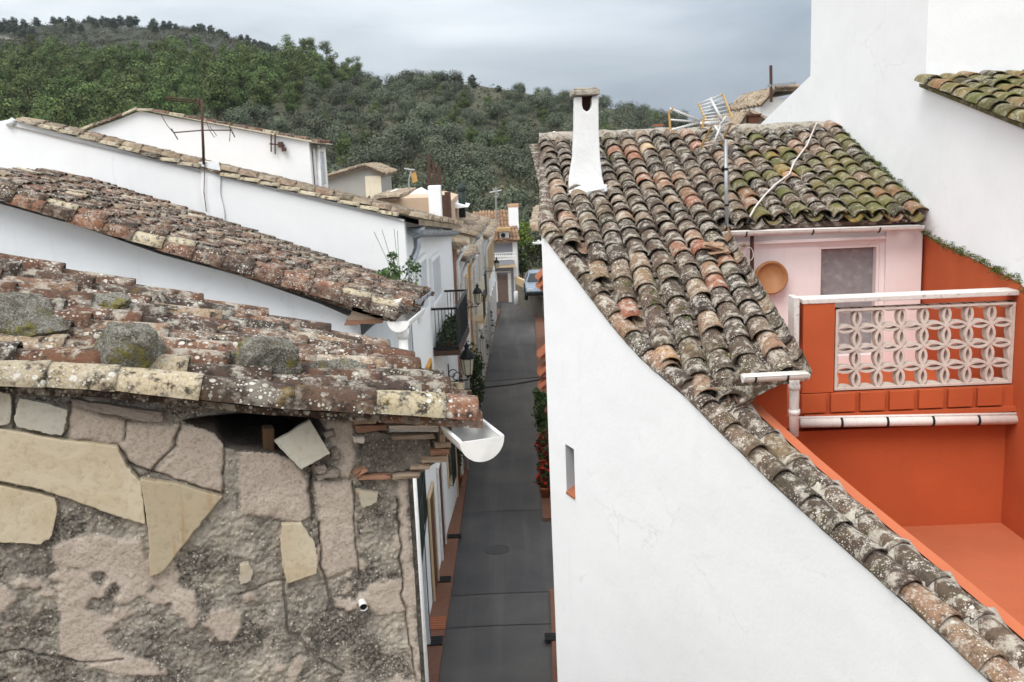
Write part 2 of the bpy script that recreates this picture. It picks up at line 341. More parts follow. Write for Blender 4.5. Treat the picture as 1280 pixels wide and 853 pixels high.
def rock(c, rad, seed, sub=4, amp=0.25, rz=0.0, tilt=0.0):
    bm = bmesh.new(); bmesh.ops.create_icosphere(bm, subdivisions=sub, radius=1.0)
    V = np.array([v.co[:] for v in bm.verts]); Fs = [[v.index for v in f.verts] for f in bm.faces]; bm.free()
    V = np.sign(V)*np.abs(V)**0.8
    rs = np.random.default_rng(seed*13+1)
    for _ in range(9):
        q = rs.normal(size=3); q[2] *= 0.8; q /= np.linalg.norm(q); dd = rs.uniform(0.55, 0.85); e = V@q-dd; V = V-np.outer(np.maximum(e, 0)*0.93, q)
    V = V*(1+amp*fbm(V*1.1+seed*7.1, 3)[:, None]*1.6+0.30*fbm(V*4+seed, 5)[:, None])
    V = V*np.array(rad); M = np.array(Euler((tilt, 0, rz)).to_matrix()); return V@M.T+np.array(c), Fs

# ---------------------------------------------------------------- shared materials
M = {}
M['white'] = stucco('white_limewash', (0.825, 0.84, 0.85), 0.03, 0.22, 0.09, (0.52, 0.51, 0.48), 1.6)
M['white_old'] = stucco('old_white_limewash', (0.78, 0.79, 0.79), 0.06, 0.35, 0.22, (0.40, 0.38, 0.34), 2.4)
M['blue_white'] = stucco('bluish_limewash', (0.74, 0.78, 0.82), 0.06, 0.3, 0.32, (0.46, 0.46, 0.45), 3.0)
M['cream'] = stucco('cream_render', hx(222, 212, 190), 0.08, 0.2, 0.3)
M['ochre'] = stucco('ochre_render', hx(214, 160, 80), 0.1, 0.2, 0.2)
M['tan'] = stucco('tan_render', hx(205, 180, 145), 0.1, 0.25, 0.3)
M['brown_wall'] = stucco('brown_brick_render', hx(160, 118, 96), 0.15, 0.3, 0.3)
M['grey_wall'] = stucco('grey_cement', hx(165, 163, 158), 0.1, 0.25, 0.35)
M['blue_grey'] = stucco('blue_grey_render', hx(150, 152, 160), 0.05, 0.15, 0.15)
M['beige_raw'] = stucco('raw_beige_render', hx(196, 172, 148), 0.14, 0.4, 0.45)
M['orange'] = stucco('orange_paint', (0.49, 0.102, 0.033), 0.16, 0.2, 0.35, (0.30, 0.075, 0.035), 2.0)
M['orange_top'] = stucco('paler_orange_paint', (0.50, 0.145, 0.066), 0.16, 0.2, 0.3, (0.36, 0.13, 0.075))  # paler orange for the coping strip and the floor
M['pink'] = stucco('pale_pink_paint', (0.88, 0.79, 0.78), 0.05, 0.15, 0.15, (0.5, 0.36, 0.33))
M['trim'] = simple('white_trim', (0.78, 0.77, 0.75), 0.7)
M['pvc'] = simple('white_gutter_enamel', (0.80, 0.80, 0.78), 0.35, spots=0.12, spot_col=(0.5, 0.48, 0.43))
M['pvc_dirty'] = simple('dusty_white_gutter', (0.74, 0.70, 0.66), 0.45, spots=0.4, spot_col=(0.42, 0.36, 0.31), scale=14)
M['zinc'] = simple('zinc', hx(150, 156, 162), 0.45, 0.7)
M['darkmetal'] = simple('dark_iron', (0.018, 0.019, 0.02), 0.5, 0.3)
M['rust'] = simple('rusted_iron', hx(82, 62, 52), 0.8, 0.1, 0.5, hx(110, 66, 44))
M['steel'] = simple('galvanised_steel', hx(165, 168, 170), 0.45, 0.6)
M['alu'] = simple('antenna_aluminium', hx(205, 205, 202), 0.4, 0.3)
M['yellowplastic'] = simple('yellowed_plastic', hx(186, 150, 92), 0.5)
M['glass'] = simple('dark_window_glass', (0.03, 0.035, 0.04), 0.08)
M['shutter'] = simple('pale_grey_shutter', hx(196, 200, 206), 0.6)
M['wood'] = simple('weathered_wood', hx(104, 80, 60), 0.85, 0, 0.5, hx(60, 48, 40), 22)
M['brownwood'] = simple('brown_door_wood', hx(92, 55, 38), 0.6, 0, 0.3, hx(50, 32, 24))
M['greendark'] = simple('dark_green_paint', hx(38, 50, 46), 0.6)
M['terracotta'] = simple('terracotta', hx(160, 98, 70), 0.85, 0, 0.4, hx(120, 70, 50), 18)
M['cablewhite'] = simple('white_cable', hx(214, 205, 200), 0.6)
M['cableblack'] = simple('black_cable', (0.012, 0.012, 0.013), 0.6)
M['black'] = simple('painted_hollow_shade', (0.006, 0.006, 0.006), 0.95)
STOPS_R = [(0.0, hx(54, 46, 42)), (0.18, hx(80, 68, 60)), (0.36, hx(98, 82, 70)), (0.54, hx(68, 60, 54)), (0.72, hx(112, 95, 80)), (0.88, hx(140, 116, 94)), (0.95, hx(150, 108, 86)), (0.98, hx(150, 84, 64)), (1.0, hx(196, 172, 130))]
M['tile_right'] = tilemat('lichened_roof_tile', STOPS_R, pale=0.72, spots=0.9, yellow=0.2, moss=0.16, dark=0.6, pale_col=hx(188, 180, 167))
STOPS_M = [(0.0, hx(62, 58, 42)), (0.3, hx(88, 84, 52)), (0.6, hx(108, 102, 62)), (0.88, hx(122, 108, 66)), (0.95, hx(140, 100, 72)), (1.0, hx(156, 126, 48))]
M['tile_mossy'] = tilemat('mossy_roof_tile', STOPS_M, pale=0.45, spots=0.5, yellow=0.6, moss=0.75, dark=0.55)
STOPS_L = [(0.0, hx(56, 47, 42)), (0.2, hx(74, 59, 51)), (0.38, hx(112, 76, 57)), (0.52, hx(64, 54, 48)), (0.66, hx(126, 85, 62)), (0.78, hx(108, 94, 80)), (0.90, hx(130, 92, 72)), (0.965, hx(176, 162, 134)), (1.0, hx(190, 174, 146))]
M['tile_left'] = tilemat('blackened_roof_tile', STOPS_L, pale=0.62, spots=1.0, yellow=0.16, moss=0.05, dark=1.0, bump=1.0)
M['tile_verge'] = tilemat('cream_verge_tile', [(0, hx(52, 44, 40)), (0.3, hx(82, 65, 54)), (0.45, hx(104, 76, 62)), (0.55, hx(132, 92, 72)), (0.7, hx(162, 150, 128)), (0.85, hx(180, 168, 140)), (1, hx(190, 177, 150))], pale=0.3, spots=1.0, yellow=0.3, moss=0.05, dark=0.95, bump=0.8)
M['tile_far'] = tilemat('faded_roof_tile', [(0, hx(108, 94, 80)), (0.3, hx(140, 123, 104)), (0.6, hx(164, 148, 124)), (0.85, hx(134, 108, 88)), (1, hx(178, 162, 136))], pale=0.5, spots=0.3, yellow=0.15, moss=0.1, dark=0.45)
M['tile_new'] = tilemat('clean_roof_tile', [(0, hx(134, 106, 84)), (0.5, hx(148, 118, 94)), (1, hx(162, 132, 106))], pale=0.1, spots=0.0, yellow=0.0, moss=0.0, dark=0.15, bump=0.2)
M['mortar'] = tilemat('old_lime_mortar', [(0, hx(150, 143, 132)), (0.5, hx(176, 168, 156)), (1, hx(192, 186, 174))], pale=0.6, spots=0.3, yellow=0.12, moss=0.1, dark=0.6, bump=1.0)
M['underroof'] = simple('dark_roof_bedding', hx(72, 58, 50), 0.95, 0, 0.6, hx(46, 38, 34), 20)
M['moss'] = leafmat('moss', [(0, hx(44, 50, 22)), (0.5, hx(78, 88, 34)), (1, hx(112, 116, 52))])
M['slab'] = None
def slabmat():
    m, t, p = newmat('sandstone_slab'); v = N(t, 'ShaderNodeTexCoord').outputs['Object']; r = attr(t, 'rnd')
    n1 = N(t, 'ShaderNodeTexNoise', {'Vector': v, 'Scale': 2.6, 'Detail': 6.0, 'Distortion': 1.2}).outputs['Fac']
    n2 = N(t, 'ShaderNodeTexNoise', {'Vector': v, 'Scale': 30.0, 'Detail': 8.0, 'Roughness': 0.7}).outputs['Fac']
    wv = N(t, 'ShaderNodeTexNoise', {'Vector': N(t, 'ShaderNodeMapping', {'Vector': v, 'Rotation': (0, 0.5, 0), 'Scale': (14, 3, 1.2)}).outputs[0], 'Scale': 1.0, 'Detail': 5.0}).outputs['Fac']
    c = ramp(t, r, [(0.0, hx(188, 178, 156)), (0.45, hx(192, 181, 157)), (0.7, hx(176, 174, 164)), (1.0, hx(168, 157, 134))])
    c = mixc(t, math_(t, 'MULTIPLY', ramp(t, n1, [(0.42, 0.0), (0.62, 1.0)]), 0.5), c, hx(172, 152, 122))
    c = mixc(t, math_(t, 'MULTIPLY', ramp(t, wv, [(0.56, 0.0), (0.68, 1.0)]), math_(t, 'GREATER_THAN', r, 0.9)), c, hx(150, 112, 64))
    c = mixc(t, ramp(t, n2, [(0.36, 0.28), (0.5, 0.0)]), c, hx(120, 108, 88))
    t.links.new(c, p.inputs['Base Color']); p.inputs['Roughness'].default_value = 0.8
    bumpit(t, p, math_(t, 'ADD', math_(t, 'MULTIPLY', n1, 3.0), n2), 0.35, 0.01); return m
M['slab'] = slabmat()
def rubblemat():
    m, t, p = newmat('crumbling_plaster'); v = N(t, 'ShaderNodeTexCoord').outputs['Object']; k = attr(t, 'mask'); r = attr(t, 'rnd')
    a = N(t, 'ShaderNodeTexNoise', {'Vector': v, 'Scale': 9.0, 'Detail': 9.0, 'Roughness': 0.72}).outputs['Fac']
    b = N(t, 'ShaderNodeTexNoise', {'Vector': v, 'Scale': 75.0, 'Detail': 6.0, 'Roughness': 0.7}).outputs['Fac']
    g = N(t, 'ShaderNodeTexNoise', {'Vector': v, 'Scale': 3.2, 'Detail': 8.0, 'Roughness': 0.68}).outputs['Fac']
    vo = N(t, 'ShaderNodeTexVoronoi', {'Vector': v, 'Scale': 70.0})
    rough = ramp(t, a, [(0.30, hx(114, 108, 100)), (0.48, hx(152, 145, 134)), (0.60, hx(176, 167, 153)), (0.72, hx(142, 135, 124))])
    rough = mixc(t, math_(t, 'MULTIPLY', ramp(t, g, [(0.43, 0.0), (0.56, 1.0)]), ramp(t, b, [(0.40, 0.95), (0.66, 0.15)])), rough, hx(56, 52, 48))
    sepc = N(t, 'ShaderNodeSeparateColor', {0: vo.outputs['Color']})
    grit = math_(t, 'LESS_THAN', vo.outputs['Distance'], math_(t, 'MULTIPLY', math_(t, 'SUBTRACT', sepc.outputs[0], 0.45), 0.75))
    rough = mixc(t, math_(t, 'MULTIPLY', grit, 0.55), rough, hx(208, 200, 186))
    plas = ramp(t, g, [(0.32, hx(184, 173, 160)), (0.5, hx(175, 162, 149)), (0.66, hx(192, 181, 168))])
    plas = mixc(t, ramp(t, a, [(0.5, 0.0), (0.68, 0.4)]), plas, hx(196, 184, 172))
    plas = mixc(t, ramp(t, b, [(0.34, 0.6), (0.50, 0.0)]), plas, hx(120, 104, 94)); plas = mixc(t, ramp(t, a, [(0.30, 0.55), (0.44, 0.0)]), plas, hx(142, 126, 114))
    c = mixc(t, k, rough, plas)
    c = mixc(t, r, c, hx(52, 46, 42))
    t.links.new(c, p.inputs['Base Color'])
    bumpit(t, p, math_(t, 'ADD', b, math_(t, 'MULTIPLY', a, 1.5)), 0.8, 0.008); return m
M['rubble'] = rubblemat()
def lichenmat():
    m, t, p = newmat('lichened_stone'); v = N(t, 'ShaderNodeTexCoord').outputs['Object']
    a = N(t, 'ShaderNodeTexNoise', {'Vector': v, 'Scale': 14.0, 'Detail': 9.0, 'Roughness': 0.75}).outputs['Fac']
    b = N(t, 'ShaderNodeTexNoise', {'Vector': v, 'Scale': 110.0, 'Detail': 6.0, 'Roughness': 0.7}).outputs['Fac']
    y = N(t, 'ShaderNodeTexNoise', {'Vector': v, 'Scale': 7.0, 'Detail': 7.0, 'Roughness': 0.7}).outputs['Fac']
    c = ramp(t, b, [(0.32, hx(48, 45, 40)), (0.44, hx(96, 92, 82)), (0.56, hx(138, 136, 126)), (0.7, hx(178, 177, 168))])
    c = mixc(t, ramp(t, a, [(0.47, 0.0), (0.60, 0.75)]), c, hx(62, 55, 46))
    c = mixc(t, math_(t, 'MULTIPLY', ramp(t, y, [(0.53, 0.0), (0.60, 0.9)]), ramp(t, b, [(0.36, 0.1), (0.56, 1.0)])), c, hx(128, 122, 50))
    c = mixc(t, ramp(t, y, [(0.72, 0.0), (0.75, 0.9)]), c, hx(200, 140, 30))
    t.links.new(c, p.inputs['Base Color']); bumpit(t, p, math_(t, 'ADD', b, a), 0.8, 0.012); return m
M['lichen'] = lichenmat()

# ================================================================ the near ruined house
C0 = atY(508, 600, 4.4); WD = np.array([0.954, 0.30, 0]); WD /= np.linalg.norm(WD); WN = np.array([WD[1], -WD[0], 0])
def wpt(x, y, off=0.0): return on_plane(x, y, C0+WN*off, WN)
def wsz(x, y): q = wpt(x, y); return (float((q-C0)@WD), float(q[2]))
def Z3(L): return [(x/2.172, 460+y/2.172) for x, y in L]
def Z4(L): return [(300+x/2.288, 480+y/2.288) for x, y in L]
def Z2(L): return [(300+x/3.279, 340+y/3.279) for x, y in L]
HB = thing('ruined_house', 'crumbling stone house with broken plaster wall and blackened tile roof in the foreground', 'house', (C0[0], C0[1], 0))
NL, NR = atY(0, 482, 3.9), atY(592, 527, 4.3); FL, FR = atY(0, 336, 5.4), atY(478, 444, 6.05)
ext = 1.55
A_, B_ = FR+(FL-FR)*ext, NR+(NL-NR)*ext
S0 = bil(A_, B_, NR, FR)
def S1(u, v):
    p = S0(u, v); v2 = np.clip((v-0.35)/0.65, 0, 1)
    p = p+np.array([0, 0, 0.012*u*math.sin(math.pi*v2)+0.03*math.sin(3.1*v*4+u*2)*(0.3+0.5*u)*0.5]); return p
topline = lambda s: float(S1(1.0, np.clip(1-(0.30-s)/2.95, 0, 1))[2])
hole = [wsz(*q) for q in [(226, 525), (262, 519), (300, 516), (350, 517), (396, 520), (408, 540), (402, 566), (388, 584), (374, 577), (345, 567), (300, 563), (282, 559), (268, 541), (244, 533)]]
cracks = [[wsz(*q) for q in L] for L in [
    Z4([(205, 262), (203, 320), (207, 392)]), Z4([(226, 400), (231, 520), (246, 560), (251, 600), (268, 645)]), Z4([(122, 560), (130, 640), (140, 710), (175, 735), (230, 790), (300, 830)]),
    Z4([(452, 330), (455, 400), (464, 460), (453, 500), (471, 560), (459, 600), (476, 640), (480, 700), (490, 760), (502, 850)]), Z4([(322, 280), (328, 330), (324, 380), (336, 500), (345, 545)]),
    Z3([(487, 150), (472, 210), (440, 245), (412, 282)]), Z3([(35, 76), (30, 120), (36, 165)]), Z3([(192, 90), (186, 150), (172, 188)]), Z3([(345, 142), (338, 195)]), Z3([(0, 775), (60, 765), (150, 790), (230, 800), (330, 790)]),
    Z3([(350, 262), (420, 285), (500, 308), (606, 345)]), Z3([(322, 215), (362, 280), (378, 300)]), Z3([(610, 190), (606, 340)]), Z4([(0, 600), (60, 580), (120, 560)]), Z4([(200, 720), (228, 765), (225, 800)])]]
plates = [[wsz(*q) for q in L] for L in [
    Z3([(192, 95), (345, 140), (340, 195), (320, 208), (190, 190)]), Z3([(345, 145), (485, 150), (470, 225), (415, 280), (350, 262), (322, 215)]), Z3([(490, 150), (560, 165), (612, 200), (605, 340), (480, 305), (420, 285), (480, 220)]),
    Z4([(0, 190), (90, 198), (150, 222), (195, 290), (200, 385), (150, 395), (0, 365)]), Z4([(212, 275), (322, 280), (330, 380), (335, 500), (290, 545), (232, 515), (225, 400)]),
    Z4([(452, 270), (472, 275), (515, 853), (495, 853), (478, 700), (470, 560), (455, 500), (462, 460)]), Z3([(140, 480), (250, 450), (385, 470), (395, 520), (300, 560), (150, 530)]),
    Z3([(160, 590), (200, 620), (220, 650), (320, 690), (280, 720), (320, 770), (420, 800), (440, 840), (300, 830), (160, 780)]), Z4([(250, 105), (320, 110), (330, 200), (310, 270), (280, 268), (275, 180), (240, 150)])]]
s_ = np.arange(-2.35, 0.012, 0.0062); z_ = np.arange(6.75, 8.75, 0.0062); Sg, Zg = np.meshgrid(s_, z_, indexing='ij')
flat = np.stack([Sg.ravel(), Zg.ravel(), np.zeros(Sg.size)], 1)
fb = lambda sc, o, sd: fbm(flat*sc+sd, o).reshape(Sg.shape)
wob = np.stack([fb(22, 3, 3.0), fb(22, 3, 9.0)])*0.03
pm = np.zeros(Sg.shape)
for q in plates: pm = np.maximum(pm, inpoly(Sg+wob[0], Zg+wob[1], q))
zlow = np.clip((8.15-Zg)/0.35, 0, 1)
peel = fb(3.6, 6, 41.0)*1.0+0.15*fb(20, 4, 5.0)
pm = np.maximum(pm, (peel*zlow > 0.135))
pm = blur(pm.astype(float), 2)
hgt = 0.03*fb(4, 4, 1.0)+(1-0.8*pm)*(0.026*fb(13, 6, 7.0)+0.020*fb(85, 3, 13.0))+0.011*pm+0.007*fb(40, 4, 21.0)
dark = np.zeros(Sg.shape)
for i, q in enumerate(cracks):
    d = segdist(Sg+wob[0]*0.7, Zg+wob[1]*0.7, q); w = (0.009, 0.005, 0.0045)[min(i, 2)]
    hgt -= (0.03 if i < 4 else 0.02)*np.exp(-(d/w)**2); dark = np.maximum(dark, 0.38*np.exp(-(d/(w*0.9))**2))
top = np.interp(s_, np.linspace(-2.35, 0.02, 40), [topline(q) for q in np.linspace(-2.35, 0.02, 40)])
G = C0[None, None]+WD*Sg[..., None]+WN*hgt[..., None]; G[..., 2] = Zg
cs, cz = (Sg[:-1, :-1]+Sg[1:, 1:])/2, (Zg[:-1, :-1]+Zg[1:, 1:])/2
hm = inpoly(cs+wob[0][:-1, :-1]*0.35, cz+wob[1][:-1, :-1]*0.35, hole)
keep = (~hm) & (cz < top[:-1, None]-0.005)
mb = MB(); mb.grid(G, rnd=dark, mask=pm, keep=keep)
inner = lambda q, off: C0+WD*q[0]+WN*off+np.array([0, 0, q[1]-C0[2]])
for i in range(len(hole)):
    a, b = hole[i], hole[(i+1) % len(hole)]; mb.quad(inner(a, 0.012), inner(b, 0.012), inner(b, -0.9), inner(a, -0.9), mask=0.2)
mb.add([inner(q, -0.88) for q in hole], [list(range(len(hole)))], mask=0.0)  # added cap and deepened rim close the hole so its inside stays dark
mb.build('gable_wall', M['rubble'], HB, smooth=True)
ED = (FR-NR); ED[2] = 0; ED /= np.linalg.norm(ED)
g0, g1 = C0-WN*0.05+np.array([0, 0, -C0[2]]), C0-WN*0.05-WD*3.4+np.array([0, 0, -C0[2]])
mb = MB()
for a, b, zt in ((g0, g1, 7.95), (g1, g1+ED*1.85, 9.0), (g1+ED*1.85, g0+ED*1.85, 8.2), (g0+ED*1.85, g0, 8.25)):
    mb.prism([a, b, b+np.array([0, 0, zt]), a+np.array([0, 0, zt])], np.cross((b-a)/np.linalg.norm(b-a), (0, 0, 1))*-0.04)
mb.build('wall', M['rubble'], HB)
# embedded slabs, bricks
def rugged(L, amp, n=7):
    out = []
    for (x1, y1), (x2, y2) in zip(L, L[1:]+L[:1]):
        for k in range(n): t = k/n; out.append((x1+(x2-x1)*t+random.gauss(0, amp), y1+(y2-y1)*t+random.gauss(0, amp)))
    return out
slabs = [(Z3([(-40, 62), (0, 65), (28, 72), (31, 110), (26, 152), (0, 158), (-40, 150)]), 0.75), (Z3([(52, 82), (120, 96), (182, 114), (178, 150), (168, 184), (110, 176), (42, 158), (38, 135)]), 0.72),
         (Z3([(-60, 152), (0, 167), (170, 197), (318, 214), (343, 267), (382, 312), (396, 428), (330, 408), (200, 361), (100, 329), (0, 309), (-60, 300)]), 0.4),
         (Z3([(-60, 318), (0, 321), (148, 354), (155, 380), (147, 430), (136, 463), (110, 479), (0, 475), (-60, 478)]), 0.3),
         (Z3([(380, 302), (480, 315), (604, 352), (540, 430), (445, 553), (406, 572), (402, 440), (392, 380)]), 1.0),
         (Z4([(120, 402), (175, 400), (213, 455), (223, 500), (220, 543), (136, 572), (122, 520), (117, 450)]), 0.15), (Z4([(335, 305), (395, 310), (392, 340), (350, 355)]), 0.9),
         (Z4([(0, 520), (25, 515), (38, 540), (30, 565), (0, 575)]), 0.7)]
for L, rn in slabs:
    mb = MB(); offs = 0.030+random.uniform(0, 0.008)
    P = [wpt(x, y, offs) for x, y in rugged(L, 0.5)]
    mb.prism(P, -WN*0.05, rnd=rn); mb.build('stone_slab', M['slab'], HB, bevel=0.006)
mb = MB()
for L in (Z3([(190, 86), (320, 104), (440, 122), (444, 148), (345, 138), (200, 106)]), Z4([(205, 236), (240, 230), (252, 242), (245, 256), (212, 258)]), Z4([(220, 262), (262, 240), (287, 248), (280, 264), (222, 276)]),
          Z4([(236, 140), (268, 132), (275, 152), (248, 158)]), Z4([(258, 196), (282, 186), (288, 214), (262, 218)]), Z4([(205, 214), (228, 212), (230, 228), (208, 230)])):
    mb = MB(); mb.prism([wpt(x, y, 0.035+random.uniform(0, 0.02)) for x, y in rugged(L, 0.6, 5)], -WN*0.09, mask=0.95); mb.build('rubble_stone', M['rubble'], HB, bevel=0.008)
mb = MB()
core = Z2([(480, 585), (870, 600), (868, 700), (850, 745), (790, 790), (735, 838), (480, 850)])
mb.prism([wpt(x, y, 0.0) for x, y in rugged(core, 0.8, 5)], -WN*0.3, mask=0.1)
pan_ = Z2([(505, 662), (560, 655), (640, 672), (780, 668), (786, 740), (760, 775), (700, 808), (630, 826), (505, 826), (498, 740)])
p0 = [wpt(x, y, 0.035) for x, y in rugged(pan_, 0.6, 5)]; mb.prism(p0, -WN*0.1, mask=0.05)
mb.build('corbel_mortar', M['rubble'], HB, bevel=0.006)
bricks = [([(475, 632), (600, 627), (600, 652), (478, 660)], 0), ([(610, 632), (815, 630), (815, 655), (615, 655)], 2), ([(625, 676), (795, 666), (800, 685), (625, 691)], 1), ([(450, 588), (545, 590), (560, 622), (470, 628)], 1),
          ([(610, 597), (720, 597), (720, 618), (612, 618)], 1), ([(820, 614), (842, 612), (842, 660), (820, 660)], 1), ([(845, 614), (866, 612), (866, 690), (845, 690)], 0), ([(820, 664), (842, 664), (842, 700), (820, 704)], 1), ([(800, 700), (866, 696), (864, 720), (800, 724)], 1),
          ([(780, 730), (858, 726), (856, 750), (780, 753)], 0), ([(745, 760), (852, 756), (850, 780), (745, 784)], 1), ([(700, 795), (778, 790), (776, 811), (700, 814)], 1), ([(625, 832), (740, 824), (735, 845), (625, 850)], 1),
          ([(485, 836), (622, 831), (622, 852), (485, 854)], 0), ([(468, 832), (515, 800), (526, 816), (480, 846)], 0), ([(465, 676), (510, 676), (510, 703), (468, 700)], 2), ([(725, 600), (812, 600), (812, 624), (726, 622)], 2), ([(450, 560), (610, 566), (700, 574), (700, 588), (450, 582)], 0)]
bk = [simple('red_brick', hx(144, 108, 88), 0.9, 0, 0.5, hx(150, 120, 100), 30), simple('pale_brick', hx(160, 142, 124), 0.9, 0, 0.5, hx(130, 110, 96), 30), simple('limed_brick', hx(204, 196, 186), 0.9, 0, 0.5, hx(140, 124, 110), 30)]
mb = MB()
for L, kx in bricks: mb.prism([wpt(x, y, 0.045+random.uniform(0, 0.02)) for x, y in rugged(Z2(L), 0.35, 4)], -WN*0.2, mi=kx)
mb.build('brick_courses', bk, HB, bevel=0.004)
mb = MB(); a = wpt(*Z4([(80, 205)])[0], -0.10); b = wpt(*Z4([(80, 122)])[0], -0.06)
mb.bar(a-np.array([0, 0, 0.08]), b, 0.052, 0.05, upv=WN); mb.build('wood_post', M['wood'], HB, bevel=0.008)
mb = MB(); q = wpt(452, 752, 0.0); mb.tube([q-WN*0.05, q+WN*0.03, q+WN*0.055-np.array([0, 0, 0.006])], [0.018, 0.018, 0.02], n=16, cap=False); mb.tube([q+WN*0.05-np.array([0, 0, 0.006]), q-WN*0.05], [0.013, 0.013], n=16, mi=1)  # black plug paints the shade inside the pipe mouth
mb.build('vent_pipe', [M['pvc'], M['black']], HB, smooth=True)
# roof
nrows = 9; rows = [0.02+0.98*i/nrows for i in range(nrows)]
mb = MB(); L1 = float(np.linalg.norm(S1(0.5, 1)-S1(0.5, 0)))
tile_field(mb, S1, rows+[1.0], 0.36, 0.21, L1, na=12, nl=10, rough=0.009, jit=0.016, vlim=lambda u: 1.02 if u < 0.95 else -1)
# flanking scraps of broken tile and mortar between the rows
for k in range(26):
    u = rng.random()*0.92+0.05; v = 0.35+0.63*rng.random(); c = S1(u, v)+np.array([0, 0, 0.07])
    V, Fs = rock(c, (0.05+0.05*rng.random(), 0.03+0.03*rng.random(), 0.016), k, 2, 0.4, rng.random()*3); mb.add(V, Fs, rnd=rng.random())
N_ = 24
for e, uu in ((0.0, None),):
    mb.grid(np.array([[S1(u, v)+np.array([0, 0, -0.012]) for v in np.linspace(0, 1, N_)] for u in np.linspace(0, 1, 10)]), rnd=0.05)
    mb.grid(np.array([[S1(u, v)+np.array([0, 0, -0.035]) for v in np.linspace(0, 1, N_)] for u in np.linspace(0, 1, 10)]), rnd=0.0)
    for edge in ([S1(1, v) for v in np.linspace(0, 1, 60)], [S1(0, v) for v in np.linspace(0, 1, 30)], [S1(u, 1) for u in np.linspace(0, 1, 20)]):
        E = np.array(edge); jag = 0.02*fbm(E*11, 3)[:, None]*np.array([0, 0, 1]); mb.grid(np.stack([E-np.array([0, 0, 0.010]), E-np.array([0, 0, 0.04])+jag], 0), rnd=0.2)
roof1 = mb.build('roof', M['tile_left'], HB, smooth=True)
mb = MB()
xs = [(-260, -130, 0.2), (-130, -10, 0.75), (-20, 62, 0.7), (55, 150, 0.78), (147, 252, 0.95), (246, 364, 0.12), (358, 468, 0.3), (462, 552, 0.86), (540, 596, 0.55)]
base = np.array([S1(1.0, v) for v in np.linspace(0, 1, 300)]); bx = pix(base)[0]
for x1, x2, rn in xs:
    p0 = base[np.argmin(abs(bx-x1))]+np.array([0, 0, 0.03]); p1 = base[np.argmin(abs(bx-x2))]+np.array([0, 0, 0.018])
    one_tile(mb, p0, p1, (0, -0.15, 1), 0.088, 0.098, rn, na=16, nl=14, rough=0.008, thick=0.017)
p1 = base[-1]+np.array([0.02, 0.05, -0.05]); one_tile(mb, p1-(base[-1]-base[-20])*2.4, p1, (0, 0, 1), 0.08, 0.085, 0.5, na=12, nl=6, rough=0.01, flip=False)
mb.build('verge_tiles', M['tile_verge'], HB, smooth=True)
# eave gutter
def half_gutter(a, b, r, name, parent, mat, brackets=0, caps=True, bmat=None):
    a = np.array(a, float); b = np.array(b, float); d = (b-a)/np.linalg.norm(b-a); sd = np.cross(d, (0, 0, 1)); sd /= np.linalg.norm(sd); u = np.cross(sd, d)
    mb = MB(); an = np.linspace(-math.pi/2, math.pi/2, 15); t = 0.006
    ring = lambda p, rr: [p+sd*rr*math.sin(q)-u*rr*math.cos(q) for q in an]
    mb.grid(np.array([ring(a, r), ring(b, r)])); mb.grid(np.array([ring(a, r-t), ring(b, r-t)])[::-1])
    for sg in (-1, 1): mb.tube([a+sd*sg*(r-0.002), b+sd*sg*(r-0.002)], max(0.006, r*0.085), n=8)
    if caps:
        for p, o in ((a, -d), (b, d)): mb.prism(ring(p, r+0.003), o*0.008)
    g = mb.build(name, mat, parent, smooth=False)
    for f in g.data.polygons: f.use_smooth = len(f.vertices) == 4
    if brackets:
        for k in range(brackets):
            m2 = MB(); p = a+(b-a)*((k+0.35)/brackets); pts = [p+sd*(r+0.004)*math.sin(q)-u*(r+0.004)*math.cos(q) for q in an]; m2.tube(pts, 0.008, n=6); m2.build('gutter_bracket', bmat or M['darkmetal'], g, smooth=True)
    return g
gn = atY(602, 549, 4.15); half_gutter(gn, gn+ED*2.0+np.array([0, 0, 0.02]), 0.098, 'gutter', HB, M['pvc'])
# loose things on and in it
def roofstone(x, y, rx, ry, seed, label, rz=0.0, tilt=0.0, lift=0.45, sub=5, deep=0.8):
    c = pick(S1, x, y+ry*0.85); dpt = np.linalg.norm(c-CAM); k = dpt/F
    V, Fs = rock(c+np.array([0, 0, 0.035+ry*k*lift*1.4]), (rx*k*1.28, rx*k*deep*1.2, ry*k*1.2), seed, sub, 0.3, rz, tilt)
    mb = MB(); mb.add(V, Fs); tag(mb.build('roof_stone', M['lichen'], None, smooth=True), label, 'stone', 'stones weighing down the foreground roof')
roofstone(24, 412, 46, 27, 3, 'large angular grey stone with yellow lichen at the left end of the near roof', 0.3, 0.15)
roofstone(133, 389, 34, 11, 5, 'slim dark tilted stone lying above the round lichened one on the near roof', 0.0, 0.3, deep=0.5)
roofstone(163, 443, 40, 32, 8, 'biggest rounded pale grey stone with yellow patches, just above the cream edge tiles', 0.1, 0.1)
roofstone(333, 461, 36, 27, 12, 'pale speckled stone with one orange lichen spot on the middle of the near roof', 0.4, 0.0)
roofstone(425, 474, 36, 15, 17, 'low greenish block of stone resting on tiles nearest the white gutter', 0.05, 0.0, deep=0.55)
roofstone(285, 458, 12, 10, 21, 'small pale chunk of rock wedged beside the orange spotted stone', 0.6, 0.0, sub=4)
mb = MB(); L = Z4([(98, 165), (150, 135), (200, 103), (228, 150), (260, 200), (220, 222), (175, 245), (135, 205)])
mb.prism([wpt(x, y, 0.055+0.0006*(y-540)) for x, y in rugged(L, 0.4, 4)], -WN*0.028, rnd=0.72)
tag(mb.build('loose_slab', M['slab'], None, bevel=0.004), 'square cream stone slab standing on its corner in the dark gap under the tiles', 'stone slab')
